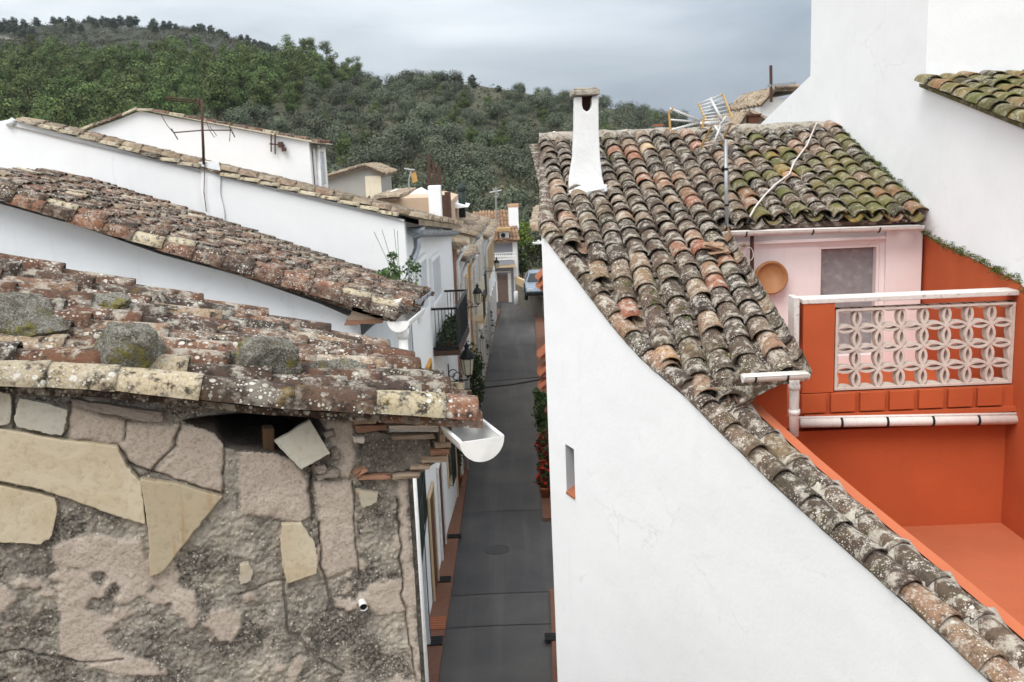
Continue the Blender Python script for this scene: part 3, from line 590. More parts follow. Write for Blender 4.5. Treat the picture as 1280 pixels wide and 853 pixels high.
# ================================================================ left: the three white houses behind the ruin
def prism_y(mb, poly_px, Y0, Y1, **kw):      # outline seen at distance Y0, swept straight back to Y1
    P = [atY(x, y, Y0) for x, y in poly_px]; mb.prism(P, (0, Y1-Y0, 0), **kw)
def floor_poly(mb, foot, z0, ztops, **kw):   # vertical walls over a footprint, top heights per corner
    n = len(foot); V = [(x, y, z0) for x, y in foot]+[(x, y, z) for (x, y), z in zip(foot, ztops)]
    mb.add(V, [[i, (i+1) % n, n+(i+1) % n, n+i] for i in range(n)]+[list(range(n, 2*n))], **kw)
# --- second house: small white one with a tiled roof, one gable towards us
N2R, N2L = atY(491, 394.5, 12), atY(-140, 196, 12); F2R = atY(526, 363, 17.7); F2L = F2R+(N2L-N2R)*1.03
S2 = bil(F2L, N2L, N2R, F2R)
H2 = thing('white_house', 'low white house with bluish gable band and rust brown tile roof just behind the ruin', 'house', (N2R[0]-2, 12, 0))
mb = MB(); P = [atY(x, y, 12.22) for x, y in [(-130, 222), (0, 255), (100, 283), (200, 318), (300, 345), (400, 380), (446, 400), (446, 470)]]
P = P[:-1]+[np.array([P[-2][0], 12.22, 0]), np.array([P[0][0], 12.22, 0])]
mb.prism(P, (0, 0.25, 0)); fx = lambda Y: np.interp(Y, [12, 18, 24, 28.6, 45, 61], [-1.62, -1.95, -1.84, -1.61, -1.16, -0.74])
floor_poly(mb, [(P[0][0], 12.47), (P[-2][0]-0.02, 12.47), (-1.98, 17.75), (P[0][0], 17.75)], 0, [9.0, 7.25, 6.95, 9.0]); mb.build('wall', M['blue_white'], H2)
mb = MB(); L2 = float(np.linalg.norm(N2L-N2R)); r2_ = [i/24 for i in range(24)]
wav = lambda u, v: S2(u, v)+np.array([0, 0, 0.03*math.sin(u*9+v*5)])
tile_field(mb, wav, r2_, 0.31, 0.235, L2, na=7, nl=3, rough=0.012, jit=0.018)
mb.grid(np.array([[S2(u, v)-np.array([0, 0, 0.03]) for v in (0, 0.5, 1)] for u in (0, 1)]), rnd=0.2); mb.grid(np.array([[S2(u, v)-np.array([0, 0, 0.10]) for v in (0, 0.5, 1)] for u in (0, 1)]), rnd=0.0)
mb.grid(np.array([[S2(u, 1)-np.array([0, 0, q]) for u in np.linspace(0, 1, 12)] for q in (0.03, 0.10)]), rnd=0.6); mb.grid(np.array([[S2(1, v)-np.array([0, 0, q]) for v in np.linspace(0, 1, 12)] for q in (0.03, 0.10)]), rnd=0.3)
mb.build('roof', M['tile_left'], H2, smooth=True)
mb = MB(); n = 17
for lay, (du, rr) in enumerate(((0.985, 0.115), (1.006, 0.12))):
    for k in range(n):
        a, b = wav(du, k/n), wav(du, (k+1.2)/n); dz = np.array([0, 0, 0.045-0.075*lay+random.uniform(-0.01, 0.01)]); one_tile(mb, a+dz, b+dz+np.array([0, 0, 0.015]), (0, -0.25*lay, 1), rr*0.92, rr*1.04, random.choice([0.1, 0.3, 0.4, 0.5, 0.55, 0.2, 0.88, 0.95]), na=9, nl=4, rough=0.014)
mb.build('verge_tiles', M['tile_verge'], H2, smooth=True)
mb = MB()
for L, kx in (([(440, 384), (482, 381), (484, 392), (438, 395)], 1), ([(436, 395), (478, 392), (478, 398), (434, 401)], 1), ([(432, 401), (478, 398), (478, 404), (430, 407)], 0), ([(474, 384), (500, 377), (496, 388), (474, 392)], 2)):
    mb.prism([atY(x, y, 12.0) for x, y in rugged(L, 0.3, 4)], (0, 0.3, 0), mi=kx)
mb.build('corbel_bricks', bk, H2, bevel=0.006)
g2 = atY(498, 402, 11.9); half_gutter(g2-np.array([0, 0, 0]), atY(520, 386, 14.2), 0.13, 'gutter', H2, M['pvc'])
half_gutter(atY(516, 374, 14.3), atY(531, 364, 17.6), 0.13, 'gutter', H2, M['zinc'])
mb = MB(); a = atY(503, 411, 12.05); mb.tube([a, a-np.array([0, 0, 0.12])], [0.085, 0.07], n=14); mb.tube([a-np.array([0, 0, 0.1]), np.array([a[0], a[1], 0.3])], 0.06, n=14); mb.tube([a-np.array([0, 0, 0.3]), a-np.array([0, 0, 0.36])], 0.07, n=14)
mb.build('downpipe', M['pvc'], H2, smooth=True)
# grille on the street wall of the second house
def on_street(x, y, off=0.0):             # a point on the left street front, offset to the street side
    best = None
    for Y in np.linspace(12, 61, 2400):
        p = atY(x, y, Y); d = p[0]-(fx(Y)+off)
        if best is None or abs(d) < best[0]: best = (abs(d), p)
    return best[1]
def Yof(x, y): return float(on_street(x, y)[1])
def front_box(mb, Y0, Y1, z0, z1, off0, off1, **kw):   # box hugging the street front between two stations
    V = [(fx(Y)+o, Y, z) for z in (z0, z1) for Y in (Y0, Y1) for o in (off0, off1)]
    mb.add(V, [[0, 2, 3, 1], [4, 5, 7, 6], [0, 1, 5, 4], [2, 6, 7, 3], [0, 4, 6, 2], [1, 3, 7, 5]], **kw)
# --- third house: long white gable wall
Y3 = 18.0
c3 = atY(505, 274, Y3)
H3 = thing('white_house', 'long white gabled house with cream tiles along its wall top and antenna mast', 'house', (c3[0]-3, Y3, 0))
line3 = [(-60, 163), (14, 149), (40, 157), (120, 178), (200, 201), (248, 211), (272, 219), (400, 248), (470, 266), (505, 275)]
P = [atY(x, y, Y3) for x, y in line3]; P += [np.array([c3[0], Y3, 0]), np.array([P[0][0], Y3, 0])]
mb = MB(); mb.prism(P, (0, 0.3, 0))
floor_poly(mb, [(-1.97, 18.3), (-1.84, 24), (-1.61, 28.6), (-8, 28.6), (-8, 18.3)], 0, [8.36, 7.85, 7.4, 9.0, 9.0])
mb.build('wall', M['white'], H3)
N3R, N3L, F3R, F3L = atY(508, 273, 17.95), atY(14, 150, 17.95), atY(567, 281, 28.7), np.array([-8.6, 28.7, 9.6])
S3 = bil(F3L, N3L, N3R, F3R)
S3b = lambda u, v: S3(u, v)+np.array([0.22*v, 0, -0.03*v])
mb = MB(); tile_field(mb, S3b, [i/42 for i in range(42)], 0.34, 0.25, float(np.linalg.norm(N3L-N3R)), na=5, nl=2, rough=0.006, keep=lambda p: p[0] > -6 or p[1] < 20, pans=False)
for q in (0.0, -0.1): mb.grid(np.array([[S3b(u, v)+np.array([0, 0, q]) for v in (0, 0.5, 1)] for u in np.linspace(0, 1, 6)]), rnd=0.9)
mb.grid(np.array([[S3b(u, 1)-np.array([0, 0, q]) for u in np.linspace(0, 1, 12)] for q in (0, 0.1)]), rnd=0.93)
mb.build('roof', M['tile_far'], H3, smooth=True)
mb = MB(); pts = [atY(x, y-2.5, 17.97) for x, y in line3[1:]]; seg = np.array(pts)
cum = np.concatenate([[0], np.cumsum(np.linalg.norm(np.diff(seg, axis=0), axis=1))]); at_ = lambda s: np.array([np.interp(s, cum, seg[:, k]) for k in range(3)])
s = 0.1
while s < cum[-1]-0.3:
    one_tile(mb, at_(s)-np.array([0, 0, 0.03]), at_(s+0.40)+np.array([0, 0, random.uniform(-0.025, 0.0)]), (0, 0, 1), 0.07, 0.085, random.choice([0.2, 0.75, 0.85, 0.95, 1.0, 0.9, 0.7]), na=8, nl=3, rough=0.012); s += 0.36
mb.build('verge_tiles', M['tile_verge'], H3, smooth=True)
mb = MB(); a, b = atY(247, 203, Y3-0.1), atY(268, 276, Y3-0.1)
G = np.array([[(a[0]+i*0.07+0.02*math.sin(j), Y3-0.035-0.03*math.sin(math.pi*i/5), a[2]+(b[2]-0.6-a[2])*j/14) for i in range(6)] for j in range(15)]); mb.grid(G)
mb.build('flue', M['white'], H3, smooth=True)
mb = MB(); V, Fs = rock(((a[0]+b[0])/2, Y3+0.05, a[2]-0.06), (0.2, 0.13, 0.07), 4, 3, 0.2); mb.add(V, Fs); mb.build('flue_cap', M['white_old'], H3, smooth=True)
mb = MB(); V, Fs = rock(atY(15, 153, Y3), (0.11, 0.12, 0.09), 6, 3, 0.2); mb.add(V, Fs); mb.build('ridge_end', M['white_old'], H3, smooth=True)
mb = MB()
def recess(mbf, mbp, x0, x1, y0, y1, frame=0.05):
    pass
for x0, x1, y0, y1 in ((522, 531, 325, 392), (538, 548, 322, 376)):
    Ya, Yb = Yof(x0, (y0+y1)/2), Yof(x1, (y0+y1)/2); zt = on_street((x0+x1)/2, y0)[2]; zb = on_street((x0+x1)/2, y1)[2]
    w = MB(); front_box(w, Ya, Yb, zb, zt, 0.0, 0.02); w2_ = w.build('window', M['shutter'], H3)
    fm = MB()
    for (A1, A2, B1, B2) in ((Ya-0.1, Ya, zb, zt), (Yb, Yb+0.1, zb, zt), (Ya-0.1, Yb+0.1, zt, zt+0.1), (Ya-0.15, Yb+0.15, zb-0.08, zb)): front_box(fm, A1, A2, B1, B2, 0.0, 0.07)
    fm.build('frame', M['white'], w2_)
    sl = MB()
    for k in range(18): front_box(sl, Ya+0.06, Yb-0.06, zb+(zt-zb)*(k+0.1)/18, zb+(zt-zb)*(k+0.75)/18, 0.02, 0.032)
    sl.build('slat_panel', M['shutter'], w2_)
# balcony
Ya, Yb = Yof(541, 425), Yof(558, 415); zf = on_street(545, 432)[2]
mb = MB(); front_box(mb, Ya, Yb, zf-0.12, zf, 0, 0.62); bal = mb.build('balcony', M['rust'], H3)
mb = MB(); zr = zf+1.02
for o0, o1, A1, A2 in ((0.56, 0.61, Ya, Yb), (0, 0.6, Ya, Ya+0.05), (0, 0.6, Yb-0.05, Yb)):
    for z in (zr, zf+0.08): front_box(mb, A1, A2, z-0.05, z, o0, o1)
for k in range(34):
    Y = Ya+(Yb-Ya)*k/33; x = fx(Y)+0.585; mb.tube([(x, Y, zf), (x, Y, zr)], 0.009, n=5)
for Y in (Ya+0.02, Yb-0.02):
    for k in range(7): mb.tube([(fx(Y)+0.08+0.08*k, Y, zf), (fx(Y)+0.08+0.08*k, Y, zr)], 0.009, n=5)
mb.build('railing', M['darkmetal'], bal)
# eave, gutter, downpipe
mb = MB(); front_box(mb, 18.05, 28.5, 7.2, 7.3, 0, 0.02)
ga, gb = atY(519, 288, 18.6), atY(569, 289, 28.6); half_gutter(ga, gb, 0.13, 'gutter', H3, M['zinc'], brackets=14, bmat=M['steel'])
mb = MB(); a = ga+np.array([0.03, 0.05, -0.1]); pts = [atY(520.5, 291, 18.7), atY(521.5, 310, 18.7), atY(519, 318, 18.6), atY(509, 337, 18.15), atY(507, 345, 18.1), np.array([atY(507, 345, 18.1)[0], 18.1, 0.2])]
mb.tube(pts, 0.065, n=12); mb.tube([pts[0]+np.array([0, 0, 0.1]), pts[0], pts[0]-np.array([0, 0, 0.1])], [0.17, 0.15, 0.07], n=14); mb.tube([pts[4]+np.array([0, 0, 0.02]), pts[4]-np.array([0, 0, 0.1])], 0.085, n=12)
mb.build('downpipe', M['zinc'], H3, smooth=True)
mb = MB(); a, b = atY(537, 273, 24), atY(550.5, 232, 24); mb.box(((a[0]+b[0])/2, 24.1, (a[2]+b[2])/2-0.2), (b[0]-a[0], 0.3, b[2]-a[2]+0.4)); mb.build('chimney', M['white'], H3, bevel=0.02)
# antenna mast on the third house
def ant_pt(x, y): return atY(x, y, 17.9)
AN = thing('tv_antenna', 'rusty aerial mast with one long toothed boom and a crossbar over the white gable wall', 'antenna', tuple(ant_pt(254, 203)))
mb = MB(); mb.tube([ant_pt(254.5, 206), ant_pt(253, 160), ant_pt(252, 124)], 0.022, n=8); mb.build('mast', M['rust'], AN, smooth=True)
mb = MB(); mb.tube([ant_pt(207, 121.5), ant_pt(247, 126)], 0.016, n=6)
for k in range(13): p = ant_pt(208+k*2.9, 121.8+k*0.33); mb.tube([p-np.array([0.02, 0.09, 0.03]), p+np.array([0.02, 0.22, -0.05])], 0.006, n=5)
mb.tube([ant_pt(243, 139), ant_pt(249, 132), ant_pt(252, 126)], 0.018, n=6); mb.tube([ant_pt(246, 122), ant_pt(250, 132)], 0.02, n=6); mb.build('yagi_boom', M['rust'], AN, smooth=True)
mb = MB(); mb.tube([ant_pt(217, 166), ant_pt(254, 163), ant_pt(290, 163)], 0.012, n=6)
for x, y in ((217, 166), (289, 163)): mb.tube([ant_pt(x, y-1)+np.array([0, -0.1, 0.05]), ant_pt(x, y+1)-np.array([0, -0.2, 0.1])], 0.01, n=5)
mb.tube([ant_pt(201, 143), ant_pt(209, 157), ant_pt(217, 166)], 0.007, n=5); mb.tube([ant_pt(288, 163), ant_pt(287, 177)], 0.007, n=5)
mb.tube([ant_pt(257, 150), ant_pt(262, 163), ant_pt(268, 172), ant_pt(271, 170), ant_pt(262, 158)], 0.006, n=5); mb.build('crossbar', M['rust'], AN, smooth=True)
mb = MB(); mb.tube([ant_pt(254, 160), ant_pt(255.5, 185), ant_pt(256, 210), ant_pt(255, 240), ant_pt(258, 265)], 0.008, n=5); mb.build('cable', M['rust'], AN, smooth=True)
# --- fourth house
Y4 = 26.0
c4 = atY(386, 177, Y4)
H4 = thing('white_house', 'white house standing higher behind the long gable wall with a narrow window strip', 'house', (c4[0]-3, Y4, 0))
line4 = [(60, 178), (105, 165), (150, 149), (174, 139), (185, 141), (290, 160), (386, 178)]
P = [atY(x, y, Y4) for x, y in line4]; x0 = P[0][0]; P += [np.array([c4[0], Y4, 0]), np.array([x0, Y4, 0])]
mb = MB(); mb.prism(P, (0, 0.3, 0)); floor_poly(mb, [(x0, 26.3), (c4[0]-0.01, 26.3), (c4[0]+0.13, 27.6), (c4[0]-2, 33), (x0, 33)], 0, [9.6, P[-3][2]-0.05, P[-3][2]-0.1, 10.0, 9.6])
mb.build('wall', M['white'], H4)
mb = MB(); seg = np.array([atY(x, y-2.2, Y4-0.05) for x, y in line4]); cum = np.concatenate([[0], np.cumsum(np.linalg.norm(np.diff(seg, axis=0), axis=1))]); at_ = lambda s: np.array([np.interp(s, cum, seg[:, k]) for k in range(3)])
s = 0.0
while s < cum[-1]-0.2:
    one_tile(mb, at_(s), at_(min(cum[-1], s+0.45)), (0, 0, 1), 0.08, 0.10, random.choice([0.3, 0.5, 0.75, 0.85, 0.4, 0.9]), na=7, nl=2, rough=0.012); s += 0.40
pk, er = atY(174, 137, Y4), atY(398, 180, Y4)
for q in (0, -0.08): mb.grid(np.array([[pk+(er-pk)*v+np.array([0, Yq, q]) for v in (0, 1)] for Yq in (0, 2.4)]), rnd=0.8)
for k in range(7): a = pk+(er-pk)*0.96+np.array([0, 0.1+0.24*k, 0.02]); one_tile(mb, a, er+np.array([0.03, 0.1+0.24*k, 0.01]), (0, 0, 1), 0.09, 0.11, 0.5, na=7, nl=2)
mb.build('roof', M['tile_verge'], H4, smooth=True)
mb = MB(); xx = lambda Y: c4[0]+0.13*(Y-26.0)/1.6
za, zb = atY(388, 190, 26.3)[2], atY(388, 232, 26.3)[2]
mb.add([(xx(26.35)+0.01, 26.35, zb), (xx(27.2)+0.01, 27.2, zb), (xx(27.2)+0.01, 27.2, za), (xx(26.35)+0.01, 26.35, za)], [[0, 1, 2, 3]]); wn = mb.build('window', M['shutter'], H4)
mb = MB()
for Ya_, Yb_, a, b in ((26.28, 26.36, zb, za), (27.18, 27.28, zb, za), (26.28, 27.28, za, za+0.08)): mb.prism([(xx(Ya_)+0.005, Ya_, a), (xx(Yb_)+0.005, Yb_, a), (xx(Yb_)+0.005, Yb_, b), (xx(Ya_)+0.005, Ya_, b)], (0.05, 0, 0))
mb.build('frame', M['trim'], wn)
mb = MB(); q = atY(397, 182, 26.4); q2 = atY(395, 236, 26.4); mb.tube([q, np.array([q2[0], 26.4, q2[2]-4])], 0.05, n=10); mb.build('downpipe', M['pvc'], H4, smooth=True)
mb = MB()
for x, ya, yb in ((339, 168, 190), (344, 165, 193)): mb.tube([atY(x, ya, 25.9), atY(x, yb, 25.9)], 0.02, n=5)
mb.tube([atY(337, 180, 25.9), atY(356, 182, 25.9)], 0.02, n=5); mb.box(atY(351, 181, 25.88), (0.12, 0.12, 0.14)); mb.box(atY(355, 187, 25.88), (0.1, 0.1, 0.1)); mb.build('wall_bracket', M['rust'], H4)
# --- grey house, raw building with posts
def far_house(name, label, outline, Y0, Y1, mat, roof_line, rmat, wins=(), group=None):
    P = [atY(x, y, Y0) for x, y in outline]; xs_ = [p[0] for p in P]
    h = thing(name, label, 'house', ((min(xs_)+max(xs_))/2, Y0, 0), group)
    mb = MB(); Q = P+[np.array([P[-1][0], Y0, -0.2]), np.array([P[0][0], Y0, -0.2])]; mb.prism(Q, (0, Y1-Y0, 0)); mb.build('wall', mat, h)
    mb = MB(); seg = np.array([atY(x, y, Y0-0.25) for x, y in roof_line])
    for i in range(len(seg)-1):
        a, b = seg[i], seg[i+1]; hi, lo = (a, b) if a[2] > b[2] else (b, a); n = max(3, int((Y1-Y0+0.5)/0.26)); D = np.array([0, Y1-Y0+0.5, 0])
        S = (lambda hi, lo, D: bil(hi+D, hi, lo, lo+D))(hi, lo, D)
        tile_field(mb, S, [k/n for k in range(n)]+[1.0], 0.42, 0.27, float(np.linalg.norm(hi-lo)), na=5, nl=2, pans=False, rough=0.01)
        mb.prism([a, b, b-np.array([0, 0, 0.1]), a-np.array([0, 0, 0.1])], D, rnd=0.3)
    rf = mb.build('roof', rmat, h, smooth=False)
    for (x0, y0, x1, y1), kind in wins:
        a, b = atY(x0, y1, Y0), atY(x1, y0, Y0); m = MB(); m.box(((a[0]+b[0])/2, Y0-0.01, (a[2]+b[2])/2), (b[0]-a[0], 0.04, b[2]-a[2])); wv = m.build('window' if kind != 'door' else 'door', M['glass'] if kind == 'win' else M['brownwood'] if kind == 'door' else M['shutter'], h)
        m = MB(); t = 0.09
        for cx, cz, sx, sz in ((a[0]-t/2, (a[2]+b[2])/2, t, b[2]-a[2]+2*t), (b[0]+t/2, (a[2]+b[2])/2, t, b[2]-a[2]+2*t), ((a[0]+b[0])/2, b[2]+t/2, b[0]-a[0], t), ((a[0]+b[0])/2, a[2]-t/2, b[0]-a[0]+0.2, t), ((a[0]+b[0])/2, (a[2]+b[2])/2, 0.05, b[2]-a[2])): m.box((cx, Y0-0.04, cz), (sx, 0.08, sz))
        m.build('frame', M['cream'], wv)
    return h
HG = far_house('grey_house', 'small grey cement house with sloping tiled roof beside the higher white house', [(395, 228), (456, 210), (476, 217)], 45, 49, M['grey_wall'], [(393, 226), (457, 207), (479, 217)], M['tile_far'], [((463, 227, 471, 245), 'win')])
mb = MB(); a, b = atY(458, 250, 44.95), atY(475.5, 214, 44.95); mb.box(((a[0]+b[0])/2, 44.96, (a[2]+b[2])/2-0.5), (b[0]-a[0], 0.06, b[2]-a[2]+0.6)); mb.build('pale_facade', M['cream'], HG)
HR = far_house('raw_house', 'unfinished beige house with bare brick top and rusty steel posts behind the white chimney', [(470, 250), (500, 248), (545, 247), (563, 252)], 36, 42, M['beige_raw'], [(470, 249), (500, 246.5)], M['tile_far'])
mb = MB()
for x, ya, yb, w in ((539.5, 192, 275, 0.055), (546, 202, 275, 0.05), (552, 207, 275, 0.06), (556.5, 244, 280, 0.12), (562, 240, 290, 0.10)): mb = MB(); a, b = atY(x, yb, 35), atY(x-0.5, ya, 35); mb.box((a[0], 35, (a[2]+b[2])/2), (w*2, w*2, b[2]-a[2])); mb.build('steel_post', M['rust'], HR)
for L in ([(478, 249), (488, 239), (502, 247)], [(503, 249), (520, 237), (541, 248)], [(560, 262), (566, 254), (585, 259)]):
    mb = MB(); P = [atY(x, y, 39) for x, y in L]; mb.prism(P, (0, 2.5, 0)); mb.build('skylight_gable', M['white_old'], HR)
AN2 = thing('tv_antenna', 'small aerial with a slanted grid panel above the beige house roof', 'antenna', tuple(atY(512, 250, 40)))
an = lambda x, y: atY(x, y, 40)
mb = MB(); mb.tube([an(512, 250), an(511, 226), an(514, 214)], 0.03, n=6); mb.tube([an(495, 242), an(516, 247)], 0.02, n=5); mb.tube([an(505, 211), an(518, 213)], 0.03, n=5); mb.build('mast', M['steel'], AN2)
mb = MB()
for k in range(6): mb.tube([an(514+k, 217-k*0.4), an(516.5+k, 229-k*0.4)], 0.025, n=5)
mb.build('grid_panel', M['yellowplastic'], AN2)
mb = MB(); mb.tube([atY(578, 272, 40), atY(577, 236, 40)], 0.14, n=8); mb.lathe(atY(577, 236, 40)-np.array([0, 0, 0.1]), [(0.16, 0), (0.22, 0.1), (0.08, 0.3)], n=10); tag(mb.build('flue_pipe', M['greendark'], None, smooth=True), 'dark metal flue pipe rising among the far left roofs', 'flue pipe')
AN3 = thing('tv_antenna', 'thin aerial pole on the far end house roof against the hillside', 'antenna', tuple(atY(620, 272, 64)))
an = lambda x, y: atY(x, y, 64); mb = MB(); mb.tube([an(620, 275), an(620, 234)], 0.05, n=6); mb.build('mast', M['steel'], AN3)
mb = MB(); mb.tube([an(612, 241), an(627, 238)], 0.04, n=5); mb.tube([an(616, 236), an(624, 244)], 0.04, n=5); mb.tube([an(618, 246), an(622, 246)], 0.03, n=5); mb.build('crossbar', M['steel'], AN3)

# ================================================================ right: white and orange house
wx = lambda Y: 0.37+0.40*(10.9-Y) if Y < 10.9 else 0.37+0.05*(Y-10.9)
zt = lambda Y: float(np.interp(Y, [2.6, 5.19, 5.53, 6.03, 6.62, 7.22, 7.91, 8.21, 8.57, 8.93, 9.32, 9.71, 10.21, 10.9], [5.64, 6.40, 6.52, 6.67, 6.84, 7.03, 7.28, 7.40, 7.49, 7.60, 7.77, 7.97, 8.24, 8.60]))
WL = np.array([0.40, -1.0, 0]); WL /= np.linalg.norm(WL); WR = np.array([-WL[1], WL[0], 0]); WR = WR if WR[0] > 0 else -WR   # along and inward (to the right)
HRt = thing('terrace_house', 'white and orange house with long lichened roof and breeze block terrace', 'house', (0.4, 10.9, 0))
Pw = np.array([0.37, 10.9, 0])
wq = [on_plane(x, y, Pw, WR) for x, y in ((707.5, 552), (718.5, 566), (718.5, 624), (707.5, 612))]
yA, yB = (wq[0][1]+wq[3][1])/2, (wq[1][1]+wq[2][1])/2; zA, zB = (wq[0][2]+wq[1][2])/2, (wq[2][2]+wq[3][2])/2
mb = MB(); ys = [10.9, yA, yB]+[y for y in np.linspace(yB-0.35, 2.6, 22)]
lum = lambda Y, z: -0.018*float(fbm(np.array([[Y*0.9, z*0.9, 3.0]]), 3)[0])
def wv_(Y, z, off=0.0): return np.array([wx(Y), Y, z])+WR*(off+lum(Y, z))
for ya, yb in zip(ys[:-1], ys[1:]):
    zz = [0, 2, 4, 5, 6, 6.5, 7, 7.5]; ta, tb = zt(ya), zt(yb)
    if ya == yA: parts = [(0, zB), (zA, None)]
    else: parts = [(0, None)]
    for z0, z1 in parts:
        lv = np.linspace(0, 1, 9); ca = [z0+((ta if z1 is None else z1)-z0)*q for q in lv]; cb = [z0+((tb if z1 is None else z1)-z0)*q for q in lv]
        mb.grid(np.array([[wv_(ya, q) for q in ca], [wv_(yb, q) for q in cb]]))
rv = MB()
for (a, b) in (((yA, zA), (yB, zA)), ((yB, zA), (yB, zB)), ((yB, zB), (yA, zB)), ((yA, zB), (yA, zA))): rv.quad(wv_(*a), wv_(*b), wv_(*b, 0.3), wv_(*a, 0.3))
ys2 = np.linspace(10.9, 2.6, 12); mb.grid(np.array([[wv_(y, zt(y)-0.01, 0.0), wv_(y, zt(y)-0.03, 0.36)] for y in ys2]))
floor_poly(mb, [(0.40, 10.96), (0.54, 14.3), (0.66, 17.4), (4.6, 17.4), (4.6, 11.4), (2.42, 11.4), (2.25, 11.0), (1.2, 10.96)], 0, [8.5, 9.58, 8.6, 8.6, 8.5, 8.5, 8.4, 8.4])
mb.build('gable_wall', M['white'], HRt, smooth=False)
rv.build('window_reveal', stucco('reveal_painted_shade', hx(178, 182, 186), 0.1, 0.2, 0.2), HRt)  # white jambs coloured grey: the recess shade is put into the colour
mb = MB(); mb.quad(wv_(yA, zA, 0.29), wv_(yB, zA, 0.29), wv_(yB, zB, 0.29), wv_(yA, zB, 0.29)); wn = mb.build('window', simple('pane_painted_shade', hx(120, 126, 134), 0.3), HRt)  # pane colour darkened to paint in the shade of the niche
mb = MB(); mb.prism([wv_(yA-0.004, zB-0.02, -0.012), wv_(yB+0.004, zB-0.02, -0.012), wv_(yB+0.004, zB+0.13, 0.28), wv_(yA-0.004, zB+0.13, 0.28)], (0, 0, 0.025)); mb.build('sill', M['terracotta'], wn)
# roof
rz_ = lambda Y: 9.66-0.317*(14.3-Y)
def Sr(u, v):
    X = 0.35+(4.33-0.35)*u; Y = 14.22+(7.86-14.22)*v
    return np.array([X+0.22*v*(1-u)+0.012*math.sin(v*11+u*20), Y, rz_(Y)+0.022*math.sin(X*2.3+Y*1.1)-(max(0.0, rz_(Y)-zt(Y)-0.05)*math.exp(-max(0.0, X-wx(Y)-0.15)/0.5) if Y < 10.9 else 0.0)])
mb = MB(); nr = 18
def rfn(p):
    k = np.clip((p[0]-2.5)/1.5, 0, 1)*np.clip((14.2-p[1])/2.2, 0, 1)
    mb.cur = 1 if rng.random() < k else 0; return random.random()
keepR = lambda p: p[0] > wx(p[1])+(0.15 if p[1] < 10.9 else 0.04) and (p[1] > 11.0 or (p[0] < 2.36 and p[1] > 8.02))
tile_field(mb, Sr, [i/nr for i in range(-1, nr+2)], 0.285, 0.221, 6.7, na=9, nl=4, rough=0.008, jit=0.013, keep=keepR, rnd_fn=rfn)
mb.cur = 0
mb.grid(np.array([[Sr(u, v)-np.array([0, 0, 0.025]) for v in np.linspace(0, 0.514, 5)] for u in np.linspace(0, 1, 8)]), rnd=0.1)
mb.grid(np.array([[np.array([wx(Y)+0.02, Y, min(rz_(Y), zt(Y))-0.01]), np.array([2.29, Y, rz_(Y)-0.03])] for Y in np.linspace(11.5, 7.9, 8)]), rnd=0.1)
mb.grid(np.array([[np.array([X, Y, 9.6-0.3*(Y-14.3)]) for X in (0.6, 4.6)] for Y in (14.3, 17.6)]), rnd=0.4)
E_ = np.array([[x, 10.95, rz_(10.95)] for x in np.linspace(2.38, 4.6, 30)]); mb.grid(np.stack([E_+np.array([0, 0, 0.0]), E_-np.array([0, -0.02, 0.05])]), rnd=0.2)
E_ = np.array([[x, 7.88, rz_(7.88)] for x in np.linspace(1.6, 2.29, 14)]); mb.grid(np.stack([E_+np.array([0, 0, 0.0]), E_-np.array([0, -0.02, 0.08])]), rnd=0.2)
E_ = np.array([[2.30, y, rz_(y)-0.02] for y in np.linspace(7.9, 11.5, 14)]); mb.grid(np.stack([E_+np.array([0, 0, 0.03]), E_-np.array([0, 0, 0.08])]), rnd=0.2)
# rough bedding along the gable edge
E_ = [np.array([wx(Y), Y, zt(Y) if Y < 10.9 else rz_(Y)-0.03]) for Y in np.linspace(14.2, 2.7, 160)]; E_ = np.array(E_)
jg = 0.03*fbm(E_*9, 3)[:, None]; up_ = np.array([0, 0, 1.0])
mb.grid(np.stack([E_-WR*0.012+up_*(0.012+jg), E_-WR*0.03+up_*(0.04+jg), E_+WR*0.05+up_*(0.075+jg), E_+WR*0.2+up_*0.05], 0), rnd=0.25)
roofR = mb.build('roof', [M['tile_right'], M['tile_mossy']], HRt, smooth=True)
mb = MB(); lineV = lambda Y, off, h: np.array([wx(Y), Y, zt(Y)+h])+WR*off
ylist = [11.0]
while ylist[-1] > 3.0: ylist.append(ylist[-1]-0.30)
for i in range(len(ylist)-1):
    a, b = lineV(min(ylist[i], 10.9), 0.075, 0.03), lineV(ylist[i+1]-0.05, 0.075+random.uniform(-0.012, 0.012), 0.045); one_tile(mb, a, b, (-0.12, 0, 1), 0.088, 0.105, random.choice([0.1, 0.2, 0.3, 0.45, 0.55, 0.72, 0.85, 0.25, 0.5, 0.9]), na=12, nl=6, rough=0.010, thick=0.016)
ylist = [8.15]
while ylist[-1] > 3.0: ylist.append(ylist[-1]-0.33)
for i in range(len(ylist)-1):
    a, b = lineV(ylist[i], 0.30, 0.035), lineV(ylist[i+1]+0.0, 0.30+random.uniform(-0.01, 0.01), 0.035); one_tile(mb, a, b, (0.1, 0, 1), 0.09, 0.108, random.choice([0.2, 0.34, 0.6, 0.72, 0.8]), na=12, nl=6, rough=0.012)
mb.build('verge_tiles', M['tile_right'], HRt, smooth=True)
